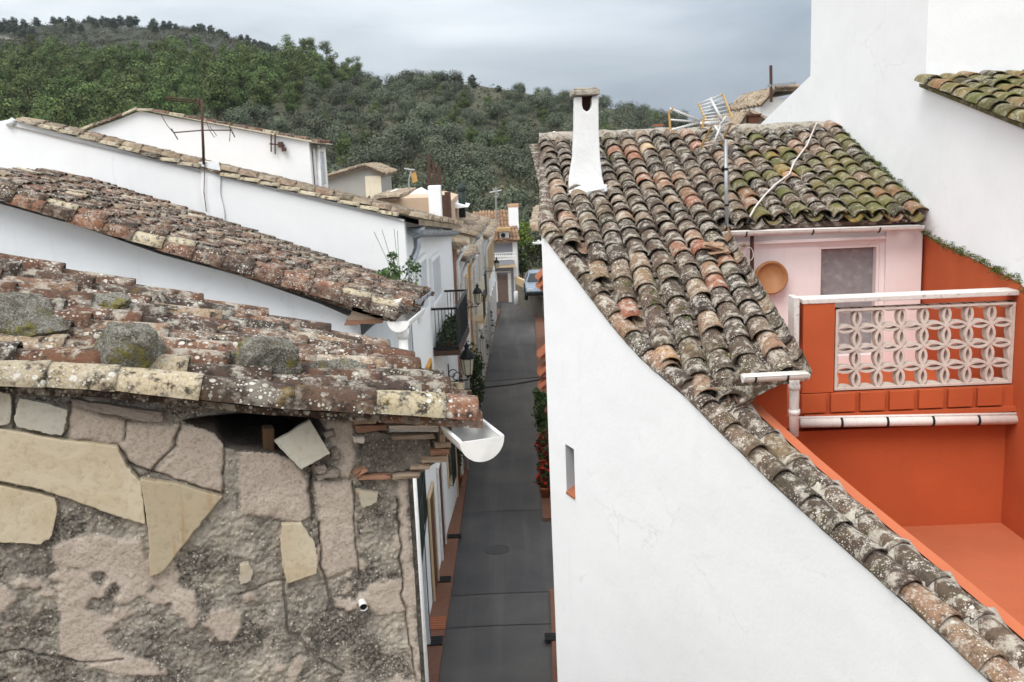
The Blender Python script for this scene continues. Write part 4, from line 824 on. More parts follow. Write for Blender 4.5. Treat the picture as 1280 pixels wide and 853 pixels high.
# mortar bed under the second row, its collars and the valley between
mb = MB(); yy = np.linspace(8.3, 2.7, 420); prof = [(0.15, -0.005), (0.18, 0.025), (0.22, 0.05), (0.30, 0.06), (0.40, 0.05), (0.46, 0.0), (0.47, -0.1)]
G = np.array([[lineV(y, o, h) for o, h in prof] for y in yy]); jt = np.array(ylist); bump_ = np.exp(-(np.min(np.abs(yy[:, None]-jt[None]-0.02), 1)/0.05)**2)[:, None]*np.array([0.1, 0.5, 0.8, 1.0, 0.8, 0.3, 0.0])[None]*0.068; G[..., 2] += bump_+(0.045+0.3*bump_)*fbm(G.reshape(-1, 3)*11, 5).reshape(G.shape[:2]); mb.grid(G, rnd=0.8)
for i in range(len(ylist)-1):
    pass
mb.build('mortar', M['mortar'], HRt, smooth=True); mb = MB(); xr = np.linspace(0.5, 4.6, 110); an = np.linspace(-1.4, 1.4, 8)
G = np.array([[(x, 14.28+0.13*math.sin(q), 9.62+0.12*math.cos(q)) for q in an] for x in xr]); G[..., 2] += 0.07*fbm(G.reshape(-1, 3)*7, 4).reshape(G.shape[:2]); G[..., 1] += 0.05*fbm(G.reshape(-1, 3)*9+5, 3).reshape(G.shape[:2]); mb.grid(G, rnd=0.3)
mb.build('ridge_mortar', M['mortar'], HRt, smooth=True)
mb = MB(); one_tile(mb, lineV(4.3, 0.36, 0.06), lineV(4.02, 0.36, 0.075), (0.1, 0, 1), 0.09, 0.11, 0.94, na=12, nl=5); one_tile(mb, lineV(4.05, 0.36, 0.06), lineV(3.6, 0.36, 0.075), (0.1, 0, 1), 0.09, 0.11, 0.96, na=12, nl=5); mb.build('new_tiles', M['terracotta'], HRt, smooth=True)
for k in range(7):
    mb = MB(); a = Sr(0.425, 0.66)+np.array([random.uniform(-0.06, 0.06), random.uniform(-0.05, 0.05), 0.13+0.012*k]); mb.box(a, (0.2, 0.14, 0.016), rot=Euler((random.uniform(-0.5, 0.2), random.uniform(-0.3, 0.5), random.uniform(-0.8, 0.2))), rnd=0.9)
    tag(mb.build('tile_shard', M['tile_new'], None, bevel=0.004), 'broken pinkish tile shard in the little heap near the right edge of the lichened roof', 'tile shard', 'heap of tile shards on the right roof')
# moss
mb = MB(); cs = []
for _ in range(420):
    X = 0.6+random.random()*1.9*random.random(); Y = random.uniform(8.2, 14)
    if X > wx(Y)+0.2:
        k = round((X-0.60)/0.2211)*0.2211+0.11+0.60; cs.append(np.array([k+random.gauss(0, 0.02), Y, rz_(Y)+0.005]))
leaf_cloud(mb, cs, np.full(len(cs), 0.035), 9000, 0.013, 0.5)
cs = [np.array([4.63+random.gauss(-0.02, 0.015), Y, (rz_(Y)+0.05 if Y > 11.2 else float(np.interp(Y, [8.3, 9.0, 11.35], [7.88, 8.14, 8.44]))+0.01)+random.gauss(0.02, 0.022)]) for Y in np.linspace(14.0, 8.6, 260)]; leaf_cloud(mb, cs, rng.random(len(cs))*0.03+0.012, 12000, 0.010, 0.7)
cs = [lineV(Y, 0.2+random.gauss(0, 0.015), 0.02) for Y in np.linspace(8.3, 3, 170)]; leaf_cloud(mb, cs, np.full(len(cs), 0.02), 3600, 0.01, 0.5)
tag(mb.build('moss', M['moss'], HRt), kind='stuff')
# chimney
yc = 12.05
def cpt(x, y): return atY(x, y, yc)
CH = MB(); Lc = [(711, 236), (713, 222), (717, 196), (718.5, 160), (719, 121), (727.5, 121), (727.5, 131), (729, 137), (733.5, 140), (738, 137), (739.8, 131), (740, 121), (748, 121), (748.5, 160), (750, 196), (753, 222), (757, 238)]
CH.prism([cpt(*q) for q in Lc], (0, 0.30, 0)); a = cpt(719, 121); b = cpt(748, 145); CH.box(((a[0]+b[0])/2, yc+0.28, (a[2]+b[2])/2), (0.26, 0.03, 0.25))
ch = CH.build('chimney', M['white_old'], HRt, bevel=0.012)
mb = MB(); a, b = cpt(714.5, 120), cpt(749.5, 112); mb.box(((a[0]+b[0])/2, yc+0.15, (a[2]+b[2])/2), (b[0]-a[0], 0.42, b[2]-a[2])); mb.box(((a[0]+b[0])/2, yc+0.15, b[2]+0.012), (b[0]-a[0]-0.06, 0.36, 0.03)); mb.build('chimney_cap', M['mortar'], ch, bevel=0.012)
mb = MB(); mb.box(((a[0]+b[0])/2, yc+0.26, a[2]-0.1), (0.2, 0.02, 0.2)); mb.build('flue_lining', M['brownwood'], ch)
mb = MB(); V, Fs = rock((cpt(734, 238)[0], yc+0.12, cpt(734, 238)[2]-0.02), (0.27, 0.25, 0.09), 9, 4, 0.3); mb.add(V, Fs, rnd=1.0); mb.build('chimney_skirt', M['white_old'], ch, smooth=True)
mb = MB(); a = atY(693, 172, 14.3); mb.lathe(a-np.array([0, 0, 0.03]), [(0.10, 0), (0.085, 0.05), (0.05, 0.09), (0.01, 0.115)], n=12); mb.build('ridge_knob', M['white'], HRt, smooth=True)
mb = MB(); one_tile(mb, a+np.array([0.0, 0, -0.03]), a+np.array([-0.14, 0, -0.06]), (0, 0, 1), 0.05, 0.07, 0.95); one_tile(mb, a+np.array([0.0, 0, -0.03]), a+np.array([0.15, 0, -0.05]), (0, 0, 1), 0.05, 0.07, 0.95); mb.build('ridge_tiles', M['terracotta'], HRt, smooth=True)
# pink wall, door, gutter
yP = 11.12
def boxpx(mb, x0, y0, x1, y1, Y, d, **kw): a, b = atY(x0, y1, Y), atY(x1, y0, Y); mb.box(((a[0]+b[0])/2, Y+d/2, (a[2]+b[2])/2), (b[0]-a[0], d, b[2]-a[2]), **kw)
zF = 6.93
d0, d1 = atY(1023, 308, yP), atY(1100, 308, yP)
mb = MB(); zc = 8.5
for x0, x1, z0, z1 in ((1.9, d0[0], zF, zc), (d1[0], 4.64, zF, zc), (d0[0], d1[0], d0[2], zc), (d0[0], d1[0], zF, zF+0.12)): mb.box(((x0+x1)/2, yP+0.1, (z0+z1)/2), (x1-x0, 0.2, z1-z0))
p0, p1 = atY(1108, 300, yP-0.05), atY(1153, 300, yP-0.05); mb.box(((p0[0]+p1[0])/2, yP-0.025, (zF+zc)/2), (p1[0]-p0[0], 0.05, zc-zF))
a, b = atY(900, 309, yP-0.05), atY(1107, 303, yP-0.05); mb.box(((a[0]+b[0])/2, yP-0.02, a[2]+0.03), (b[0]-a[0], 0.06, 0.035))
mb.prism([(2.27, 8.4, zF), (2.27, 11.1, zF), (2.27, 11.1, rz_(11.1)-0.12), (2.27, 8.4, rz_(8.4)-0.16)], (0.07, 0, 0)); mb.build('pink_wall', M['pink'], HRt)
mb = MB(); mb.box(((d0[0]+d1[0])/2, yP+0.14, (zF+0.12+d0[2])/2), (d1[0]-d0[0], 0.04, d0[2]-zF-0.12)); fr = MB(); [fr.box(((a+b)/2, yP+0.06, (z0+z1)/2), (b-a, 0.1, z1-z0)) for a, b, z0, z1 in ((d0[0]+0.002, d0[0]+0.035, zF+0.12, d0[2]-0.002), (d1[0]-0.035, d1[0]-0.002, zF+0.12, d0[2]-0.002), (d0[0]+0.036, d1[0]-0.036, d0[2]-0.035, d0[2]-0.002))]
dr = mb.build('door', simple('grey_door_paint', hx(150, 150, 152), 0.6, 0, 0.35, hx(180, 178, 176), 14), HRt); fr.build('frame', M['pink'], dr)
mb = MB(); mb.lathe((d0[0]+0.05, yP+0.10, zF+0.75), [(0.012, 0), (0.018, 0.015), (0.012, 0.03)], n=8, axis=(0, -1, 0)); mb.build('handle', M['steel'], dr)
ga, gb = atY(903, 290, 10.84), atY(1152, 282, 10.84); half_gutter(ga, gb, 0.055, 'gutter', HRt, M['pvc_dirty'], brackets=3)
ga, gb = atY(929, 470, 7.70), atY(1009, 466, 7.70); half_gutter(ga, gb, 0.055, 'gutter', HRt, M['pvc_dirty'], brackets=2)
# orange walls and floors
mb = MB(); zL = 5.78
mb.box((2.0, 8.42, (zL+7.5)/2), (0.7, 0.2, 7.5-zL)); mb.box((3.4, 9.2, (zL+6.78)/2), (2.6, 0.2, 6.78-zL))
mb.box((3.55, 10.15, zF-0.06), (2.3, 2.1, 0.12))
ii = [np.array([wx(y), y, zt(y)]) for y in np.linspace(8.5, 2.7, 20)]
mb.grid(np.array([[p+WR*0.575+np.array([0, 0, -0.10]), np.array([p[0], p[1], zL])+WR*0.58] for p in ii]))
mb.build('orange_wall', M['orange'], HRt)
mb = MB(); mb.grid(np.array([[p+WR*0.46+np.array([0, 0, 0.02]), p+WR*0.565+np.array([0, 0, 0.01]), p+WR*0.58+np.array([0, 0, -0.12])] for p in ii])); mb.grid(np.array([[(wx(y)+0.6, y, zL), (4.66, y, zL)] for y in (9.15, 2.7)])); mb.build('orange_floor', M['orange_top'], HRt)
# terrace parapet with breeze blocks
yB_ = 9.0
mb = MB(); boxpx(mb, 1003, 377, 1044, 492, yB_, 0.2); boxpx(mb, 1272, 372, 1310, 490, yB_, 0.2)
a, b = atY(1003, 523, yB_), atY(1300, 521, yB_); zs = a[2]; ztop_ = atY(1003, 493, yB_)[2]
mb.box(((a[0]+4.66)/2, yB_+0.06, (zs+ztop_)/2-0.0), (4.66-a[0], 0.12, ztop_-zs-0.0)); mb.box(((a[0]+4.66)/2-0.0, yB_+0.05, zs+0.02), (4.66-a[0]-0.01, 0.24, 0.04))
for k in range(7): x = a[0]+0.005+(4.6-a[0])*(k+0.5)/7; mb.box((x-0.05, yB_-0.02, (zs+ztop_)/2+0.03), (0.225, 0.05, ztop_-zs-0.06))
par = mb.build('parapet', M['orange'], HRt)
mb = MB(); p0, p1 = atY(1003, 377, yB_), atY(1300, 371, yB_); mb.box(((p0[0]+p1[0])/2, yB_+0.1, (p0[2]+p1[2])/2+0.02), (p1[0]-p0[0], 0.22, 0.045)); 
mb.box((p0[0]-0.055, yB_+0.08, p0[2]-0.17), (0.05, 0.2, 0.42)); mb.box((p0[0]-0.1, yB_+0.08, p0[2]-0.40), (0.14, 0.2, 0.04)); mb.build('coping', simple('weathered_white_coping', hx(212, 206, 200), 0.9, 0, 0.65, hx(128, 122, 114), 16), par, bevel=0.006)
b0, b1 = atY(1044, 490, yB_), atY(1272, 377, yB_); bx0, bz0, bx1, bz1 = b0[0], b0[2]+0.005, b1[0], b1[2]-0.01; nc, nrw = 8, 4; sx, sz = (bx1-bx0)/nc, (bz1-bz0)/nrw
mb = MB()
for i in range(-1, nc+1):
    for j in range(-1, nrw+1):
        cx, cz = bx0+sx*(i+0.5), bz0+sz*(j+0.5); ro, ri = 0.705, 0.585; n = 32; y0 = yB_+0.04+0.003*((i % 2)+2*(j % 2)); y1 = yB_+0.14-0.003*((i % 2)+2*(j % 2))
        an = np.linspace(0, 2*math.pi, n+1); A = np.stack([cx+sx*ro*np.cos(an), cz+sz*ro*np.sin(an)], 1); B = np.stack([cx+sx*ri*np.cos(an), cz+sz*ri*np.sin(an)], 1)
        cl_ = lambda Q: np.stack([np.clip(Q[:, 0], bx0, bx1), np.clip(Q[:, 1], bz0, bz1)], 1); A, B = cl_(A), cl_(B)
        for k in range(n):
            q = np.array([A[k], A[k+1], B[k+1], B[k]])
            if np.ptp(q[:, 0]) < 1e-4 or np.ptp(q[:, 1]) < 1e-4: continue
            V = [(x, y0, z) for x, z in q]+[(x, y1, z) for x, z in q]; mb.add(V, [[0, 1, 2, 3], [7, 6, 5, 4], [0, 4, 5, 1], [2, 6, 7, 3]])
for x in (bx0, bx1): mb.box((x+(0.012 if x == bx0 else -0.012), yB_+0.09, (bz0+bz1)/2), (0.024, 0.13, bz1-bz0))
for z in (bz0, bz1): mb.box(((bx0+bx1)/2, yB_+0.09, z+(0.010 if z == bz0 else -0.01)), (bx1-bx0, 0.125, 0.02))
mb.build('breeze_blocks', stucco('breeze_block_concrete', hx(206, 194, 184), 0.1, 0.3, 0.5, hx(120, 112, 104), 8), par)
# lower white pipe with the downpipe
mb = MB(); a, b = atY(1000, 529, 8.93), atY(1300, 524, 8.93); mb.tube([a, b], 0.045, n=14); mb.tube([a+np.array([-0.02, 0, 0.05]), b+np.array([0, 0, 0.055])], 0.014, n=8); pp = mb.build('drain_pipe', M['pvc_dirty'], HRt, smooth=True)
for k in range(5): mb = MB(); p = a+(b-a)*(0.17+0.19*k); mb.tube([p-np.array([0.01, 0, 0]), p+np.array([0.01, 0, 0])], 0.052, n=14); mb.build('pipe_clamp', M['darkmetal'], pp, smooth=True)
mb = MB(); t0 = atY(993, 474, 7.85); mb.tube([t0, t0-np.array([0, 0, 0.05]), np.array([t0[0], t0[1], atY(993, 545, 7.85)[2]])], 0.04, n=14); 
for y in (481, 512): q = atY(993, y, 7.85); mb.tube([q, q-np.array([0, 0, 0.04])], 0.046, n=14)
mb.build('downpipe', M['pvc_dirty'], HRt, smooth=True)
mb = MB(); mb.tube([atY(940, 283, 10.95), atY(940, 352, 10.95)], 0.022, n=8); mb.build('iron_post', M['rust'], HRt, smooth=True)
mb = MB(); c = atY(936, 318, 10.9); mb.tube([c+np.array([0.05*math.cos(t), 0.01*math.sin(3*t), 0.075*math.sin(t)]) for t in np.linspace(0, 9, 30)], 0.005, n=5); tag(mb.build('cable_coil', M['cablewhite'], None, smooth=True), 'loose coil of thin white cable hanging on the iron post beside the plate', 'cable')
mb = MB(); c = atY(963, 347, 11.04); mb.lathe(c, [(0.175, 0.0), (0.19, 0.02), (0.185, 0.05), (0.165, 0.05), (0.15, 0.025), (0.0, 0.02)], n=36, axis=(0, -1, 0)); pl = mb.build('clay_dish', simple('glazed_clay', hx(168, 118, 78), 0.5, 0, 0.6, hx(124, 80, 50), 7), None, smooth=True); tag(pl, 'round brown clay dish hung on the pale pink wall left of the grey door', 'clay dish')
# white cable lying on the roof
mb = MB(); pts = [pick(Sr, x, y)+np.array([0, -0.02, 0.12+0.02*(k % 2)]) for k, (x, y) in enumerate([(1019, 166), (1008, 196), (992, 216), (985, 234), (968, 244), (957, 258), (948, 266), (941, 276)])]+[atY(928, 288, 11.1), atY(910, 300, 11.0)]
mb.tube(pts, 0.011, n=6); tag(mb.build('white_cable', M['cablewhite'], None, smooth=True), 'kinked white cable trailing down across the mossy tiles of the right roof', 'cable')
# aerial
AT = thing('tv_antenna', 'big white and yellow aerial with two slanted grid panels on a grey pole', 'antenna', (2.45, 10.9, 8.6))
ap = lambda x, y, dy=0.0: atY(x, y, 10.9+dy)
mb = MB(); mb.tube([ap(909, 312), ap(907, 174)], 0.02, n=10); mb.tube([ap(908.5, 255), ap(908.5, 258)], 0.024, n=10, mi=1); mb.tube([ap(907.5, 210), ap(907.5, 213)], 0.024, n=10, mi=1); mb.build('pole', [M['steel'], M['darkmetal']], AT, smooth=True)
mb = MB(); mb.tube([ap(906, 178), ap(893, 157)], 0.016, n=8); mb.tube([ap(875, 155, -0.05), ap(910, 152, 0.1)], 0.02, n=8); mb.box(ap(884, 155), (0.1, 0.06, 0.05)); 
mb.tube([ap(886, 176, 0.15), ap(908, 146, -0.1)], 0.014, n=6); mb.tube([ap(888, 123, 0.12), ap(902, 150, -0.05)], 0.016, n=6); mb.tube([ap(892, 180, -0.1), ap(903, 152, 0)], 0.014, n=6)
for x, y in ((838, 136), (838, 150), (838, 163)): mb.tube([ap(x, y, -0.2), ap(878, 152 if y != 150 else 153, 0.0)], 0.012, n=6)
for k in range(14):
    t = k/13
    for x, y in ((838, 136), (838, 163)): a = np.array(ap(x, y, -0.2)); b = np.array(ap(878, 152)); p = a+(b-a)*t; mb.tube([p-np.array([0, 0.03, 0.012]), p+np.array([0, 0.03, 0.012])], 0.005, n=4)
mb.build('boom', M['alu'], AT, smooth=True)
mb = MB()
for k in range(7):
    t = k/6; a = ap(873+8*t, 130+20*t, 0.2-0.2*t); b = ap(903+12*t, 118+30*t, 0.25-0.2*t); mb.tube([a, b], 0.008, n=6)
    a = ap(889-13*t, 160+24*t, 0.0+0.2*t); b = ap(915-13*t, 153+26*t, 0.05+0.2*t); mb.tube([a, b], 0.008, n=6)
gp = mb.build('grid_panels', M['alu'], AT, smooth=True)
def br(*P):
    mb = MB(); [mb.bar(p, q, 0.014, 0.02) for p, q in zip(P[:-1], P[1:])]; mb.build('end_bar', M['yellowplastic'], AT)
br(ap(873, 130, 0.2), ap(883, 152, 0)); br(ap(903, 117, 0.25), ap(915, 148, 0.05)); br(ap(889, 160, 0), ap(875, 185, 0.2)); br(ap(915, 153, 0.05), ap(901, 180, 0.25)); br(ap(841, 135, -0.2), ap(836, 141, -0.2), ap(838, 163, -0.2), ap(842, 165, -0.2)); br(ap(880, 145, -0.06), ap(878, 160, -0.06))

# ================================================================ tall white neighbour on the right
XT = 4.65
def yz(x, y): p = atX(x, y, XT); return (XT, p[1], p[2])
HT = thing('tall_white_house', 'tall plain white house rising at the right edge with a mossy little tiled roof', 'house', (XT, 12, 0))
s1, s2 = yz(1013, 95), yz(950, 156); j = yz(1157, 100); e1 = yz(1280, 140)
lowl = lambda Y: float(np.interp(Y, [8.3, 9.0, 11.35], [7.88, 8.14, 8.44]))
mb = MB(); y_j = j[1]
mb.prism([(XT, s2[1]+3, 4), (XT, s2[1]+3, s2[2]-1.0), (XT, s2[1], s2[2]), (XT, s1[1], s1[2]), (XT, s1[1], 14), (XT, y_j, 14), (XT, y_j, 11.38-11.38+lowl(11.35)), (XT, 11.5, lowl(11.35)), (XT, 11.5, 4)], (0.3, 0, 0))
mb.prism([(XT, y_j, lowl(y_j)), (XT, y_j, j[2]-0.03), (XT, e1[1], e1[2]-0.05), (XT, 5.5, e1[2]-0.9), (XT, 5.5, 7.0), (XT, 8.3, lowl(8.3)), (XT, 9.0, lowl(9.0))], (0.3, 0, 0))
mb.box((XT+2.3, y_j+0.15, 9.5), (4.0, 0.3, 9)); mb.box((XT+2.3, s1[1]-0.2, 7), (4.0, 0.3, 14)); mb.box((XT+2.3, (s1[1]+y_j)/2, 13.9), (4.0, s1[1]-y_j, 0.2))
mb.build('wall', M['white'], HT)
mb = MB(); mb.prism([(XT+0.005, 11.5, lowl(11.35)-0.004), (XT+0.005, 9.0, lowl(9.0)-0.004), (XT+0.005, 8.3, lowl(8.3)-0.004), (XT+0.005, 5.5, 6.99), (XT+0.005, 3.0, 6.5), (XT+0.005, 3.0, 0), (XT+0.005, 11.5, 0)], (0.28, 0, 0)); mb.build('orange_lower_wall', M['orange'], HT)
St = bil((XT-0.06, y_j+0.02, j[2]-0.01), (XT+3, y_j+0.02, j[2]-0.01), (XT+3, 8.0, e1[2]-0.30), (XT-0.06, 8.0, e1[2]-0.30))
mb = MB(); tile_field(mb, St, [i/13 for i in range(14)], 0.29, 0.225, 3.2, na=8, nl=3, rough=0.01)
for q in (-0.03, -0.06): mb.grid(np.array([[St(u, v)+np.array([0, 0, q]) for v in (0, 1)] for u in (0, 1)]), rnd=0.1)
mb.grid(np.array([[St(0, v)+np.array([0, 0, q]) for v in np.linspace(0, 1, 12)] for q in (-0.02, -0.06)]), rnd=0.5); mb.build('roof', M['tile_mossy'], HT, smooth=True)
# far buildings glimpsed beyond the ridge on the right
HF = far_house('white_house', 'small white gabled house glimpsed between the right roof ridge and the tall white wall', [(921, 172), (934, 141), (951, 150), (955, 175)], 30, 34, M['white'], [(919, 166), (934, 140), (958, 152)], M['tile_far'])
mb = MB(); a = atY(941, 150, 29.7); mb.box(a, (0.3, 0.3, 0.2)); mb.box(a+np.array([0, 0, 0.14]), (0.4, 0.4, 0.05)); mb.build('chimney', M['brownwood'], HF)
HF2 = far_house('white_house', 'far white house with open tiled eave and tall iron pole beside the tall wall', [(950, 128), (962, 122), (1010, 122)], 40, 45, M['white_old'], [(952, 130), (970, 111), (1012, 110)], M['tile_far'])
mb = MB(); mb.tube([atY(964, 128, 39.5), atY(963.5, 82, 39.5)], 0.06, n=6); mb.build('iron_pole', M['rust'], HF2); mb = MB(); mb.bar(atY(960, 107.5, 39.5), atY(995, 104, 39.5), 0.1, 0.1); mb.build('rail', M['steel'], HF2)
mb = MB(); a, b = atY(819, 168, 19), atY(827, 158, 19); mb.box(((a[0]+b[0])/2, 19, (a[2]+b[2])/2-0.3), (b[0]-a[0], 0.15, b[2]-a[2]+0.6)); mb.box(((a[0]+b[0])/2, 19, b[2]+0.02), (b[0]-a[0]+0.06, 0.2, 0.03), mi=1); mb.box(((a[0]+b[0])/2, 19, a[2]+0.05), (b[0]-a[0]+0.02, 0.16, 0.05), mi=1); tag(mb.build('chimney_stub', [M['grey_wall'], M['terracotta']], None), 'short grey chimney stub with a terracotta cap peeping over the right ridge', 'chimney')
# ================================================================ street
LE = lambda Y: float(np.interp(Y, [2, 16.8, 31.5, 51.7, 61, 66], [-1.62, -1.61, -1.46, -0.96, -0.56, -0.5])); RE = lambda Y: float(np.interp(Y, [2, 16.6, 20, 24.5, 32.6, 51, 62, 66], [0.45, 0.48, 0.60, 0.61, 0.76, 1.26, 1.5, 1.6]))
FRt = lambda Y: float(np.interp(Y, [2, 17.4, 24.5, 51, 60], [0.7, 0.78, 0.93, 1.78, 2.1]))
def asphaltmat():
    m, t, p = newmat('asphalt'); v = N(t, 'ShaderNodeTexCoord').outputs['Object']
    n1 = N(t, 'ShaderNodeTexNoise', {'Vector': v, 'Scale': 0.55, 'Detail': 7.0, 'Roughness': 0.6}).outputs['Fac']; n2 = N(t, 'ShaderNodeTexNoise', {'Vector': v, 'Scale': 90.0, 'Detail': 4.0}).outputs['Fac']
    st = N(t, 'ShaderNodeTexNoise', {'Vector': N(t, 'ShaderNodeMapping', {'Vector': v, 'Scale': (2.2, 0.12, 1)}).outputs[0], 'Scale': 1.0, 'Detail': 6.0}).outputs['Fac']
    r = attr(t, 'rnd'); c = ramp(t, n1, [(0.3, (0.070, 0.069, 0.072)), (0.5, (0.094, 0.092, 0.092)), (0.7, (0.125, 0.120, 0.115))])
    c = mixc(t, math_(t, 'MULTIPLY', ramp(t, st, [(0.5, 0.0), (0.7, 1.0)]), 0.55), c, (0.17, 0.16, 0.15)); c = mixc(t, 1.0, c, ramp(t, r, [(0, (0.66, 0.67, 0.71)), (1, (1.25, 1.22, 1.16))]), 'MULTIPLY')
    c = mixc(t, ramp(t, n2, [(0.35, 0.35), (0.55, 0.0)]), c, (0.03, 0.03, 0.032)); t.links.new(c, p.inputs['Base Color']); p.inputs['Roughness'].default_value = 0.75; bumpit(t, p, n2, 0.3, 0.01); return m
M['asphalt'] = asphaltmat()
def pavemat():
    m, t, p = newmat('terracotta_paving'); v = N(t, 'ShaderNodeTexCoord').outputs['Object']
    br = N(t, 'ShaderNodeTexBrick', {'Vector': v, 'Color1': (*hx(134, 90, 70), 1), 'Color2': (*hx(118, 80, 64), 1), 'Mortar': (*hx(96, 76, 64), 1), 'Scale': 5.0, 'Mortar Size': 0.03})
    n1 = N(t, 'ShaderNodeTexNoise', {'Vector': v, 'Scale': 1.4, 'Detail': 7.0}).outputs['Fac']
    c = mixc(t, ramp(t, n1, [(0.45, 0.0), (0.7, 0.6)]), br.outputs[0], hx(112, 84, 70)); t.links.new(c, p.inputs['Base Color']); bumpit(t, p, br.outputs[1], -0.2, 0.01); return m
M['paving'] = pavemat()
mb = MB(); mb.grid(np.array([[(-400, -150, -0.12), (-400, 160, -0.12)], [(400, -150, -0.12), (400, 160, -0.12)]])); mb.add([(-6000, -300, -3), (6000, -300, -3), (6000, 7000, -3), (-6000, 7000, -3)], [[0, 1, 2, 3]])
M['earth'] = stucco('dry_earth', hx(120, 104, 82), 0.2, 0.4, 0.4, hx(70, 74, 48)); gnd = mb.build('ground', M['earth'], None, loc=(0, 0, 0)); gnd['kind'] = 'structure'
mb = MB(); cuts = [2, 18.9, 20.4, 25.5, 34.0, 41.5, 49, 56, 65]
for k in range(len(cuts)-1):
    ys = np.linspace(cuts[k], cuts[k+1]-0.03, 10); rn = (0.5, 0.45, 0.2, 0.55, 0.7, 0.4, 0.85, 0.9)[k]
    mb.grid(np.array([[(LE(y), y, 0), ((LE(y)+RE(y))/2, y, 0.015), (FRt(y) if y > 19 and y < 24.6 else RE(y), y, 0)] for y in ys]), rnd=rn)
mb.grid(np.array([[(LE(y)-0.8, y, -0.008), (RE(y)+0.9, y, -0.008)] for y in np.linspace(2, 66, 40)]), rnd=0.0)
o = mb.build('road', M['asphalt'], None, loc=(0, 0, 0)); o['kind'] = 'structure'
mb = MB(); c = atZ(622, 688, 0.0); mb.lathe((c[0], c[1], 0.008), [(0.30, 0), (0.30, 0.012), (0.27, 0.014), (0.26, 0.010), (0.0, 0.010)], n=28); tag(mb.build('manhole_cover', simple('worn_iron', (0.055, 0.054, 0.054), 0.6, 0.2), None, loc=(c[0], c[1], 0.0)), 'round dark manhole cover in the middle of the asphalt street', 'manhole cover')
def strip(name, ys, xa, xb, z0, h, mat):
    mb = MB(); 
    G = np.array([[(xa(y), y, z0), (xa(y), y, h), (xb(y), y, h), (xb(y), y, z0)] for y in ys]); mb.grid(G); q = G[0]; mb.add(q, [[0, 1, 2, 3]]); q = G[-1]; mb.add(q, [[3, 2, 1, 0]])
    o = mb.build(name, mat, None, loc=(0, 0, 0)); o['kind'] = 'structure'; return o
strip('pavement', np.linspace(3, 60, 60), lambda y: fx(y)-0.1, LE, -0.05, 0.10, M['paving'])
strip('pavement', np.linspace(3, 20.35, 20), RE, lambda y: FRt(y)+0.1, -0.05, 0.10, M['paving'])
strip('pavement', np.linspace(24.6, 57, 30), RE, lambda y: FRt(y)+0.1, -0.05, 0.10, M['paving'])
plates_ = [(545, 725, 'dark metal ramp plate on the left pavement nearest the light paving patch', 0), (553, 729, None, 0)]
def plate(x, y, w, d, lab, mat, h=0.10, name='drain_plate', cat='plate'):
    c = atZ(x, y, h); mb = MB(); mb.box((c[0], c[1], h+0.011), (w, d, 0.022))
    for k in range(5): mb.box((c[0], c[1]-d*0.4+d*0.2*k, h+0.026), (w*0.9, d*0.06, 0.008))
    tag(mb.build(name, mat, None), lab, cat)
plate(554, 725, 0.36, 0.30, 'dark metal plate on the left pavement beside the brown street door', M['darkmetal'])
plate(541, 802, 0.40, 0.36, 'nearest dark metal plate on the left terracotta pavement, below the grille window', M['darkmetal'])
plate(568, 671, 0.36, 0.24, 'farthest dark metal plate on the left pavement by the white pilasters', M['darkmetal'])
plate(690, 797, 0.30, 0.30, 'dark metal plate on the right pavement by the tall white wall', M['darkmetal'])
plate(545, 780, 0.40, 0.55, 'pale terracotta paving step laid on the left pavement', M['terracotta'], name='paving_step', cat='step')
# house fronts further along the left side
def opening(Y0, Y1, z0, z1, parent, kind, mat, fm=None, grille=False):
    w = MB(); front_box(w, Y0, Y1, z0, z1, -0.02, 0.012); wv = w.build(kind, mat, parent)
    f = MB(); t = 0.09
    for a, b, c, d in ((Y0-t, Y0, z0, z1), (Y1, Y1+t, z0, z1), (Y0-t, Y1+t, z1, z1+t))+(((Y0-t, Y1+t, z0-0.07, z0),) if kind == 'window' else ()): front_box(f, a, b, c, d, 0, 0.045)
    f.build('frame', fm or M['trim'], wv)
    if grille:
        g = MB(); n = int((Y1-Y0)/0.12)+2
        for k in range(n): y = Y0+(Y1-Y0)*k/(n-1); g.tube([(fx(y)+0.13, y, z0-0.05), (fx(y)+0.13, y, z1+0.05)], 0.011, n=5)
        for z in (z0, (z0+z1)/2, z1):
            g.tube([(fx(Y0)+0.13, Y0-0.04, z), (fx(Y1)+0.13, Y1+0.04, z)], 0.012, n=5)
            for y in (Y0, Y1): g.tube([(fx(y), y, z), (fx(y)+0.13, y, z)], 0.011, n=5)
        g.build('grille', M['greendark'], wv)
    return wv
def zat(x, y): return float(on_street(x, y)[2])
ya, yb = Yof(513, 650), Yof(526, 650); opening(ya, yb, 2.6, 4.3, H2, 'window', M['greendark'], grille=True)
opening(20.0, 20.9, 0.1, 2.35, H3, 'door', M['brownwood'], M['tan']); opening(22.2, 23.1, 0.1, 2.3, H3, 'door', M['brownwood']); opening(24.6, 25.5, 1.1, 2.4, H3, 'window', M['glass'], M['tan'], True); opening(26.6, 27.5, 0.1, 2.3, H3, 'door', M['brownwood'], M['tan']); opening(21.2, 22.0, 3.5, 4.9, H3, 'window', M['glass'], M['ochre'])
spec = [(28.6, 30.4, 6.85, 'brown_wall', 'narrow brown walled house in the left row with a white drainpipe', 'tan'), (30.4, 34.6, 6.3, 'white_old', 'limewashed house in the left row between the brown and the ochre house', 'tan'),
        (34.6, 36.4, 6.0, 'ochre', 'narrow ochre yellow house front halfway along the left side of the street', 'trim'), (36.4, 46.0, 6.5, 'cream', 'taller cream house with a dark shuttered window far along the left row', 'trim'), (46.0, 58.0, 5.6, 'white_old', 'last white house of the left row before the blue grey end house', 'tan')]
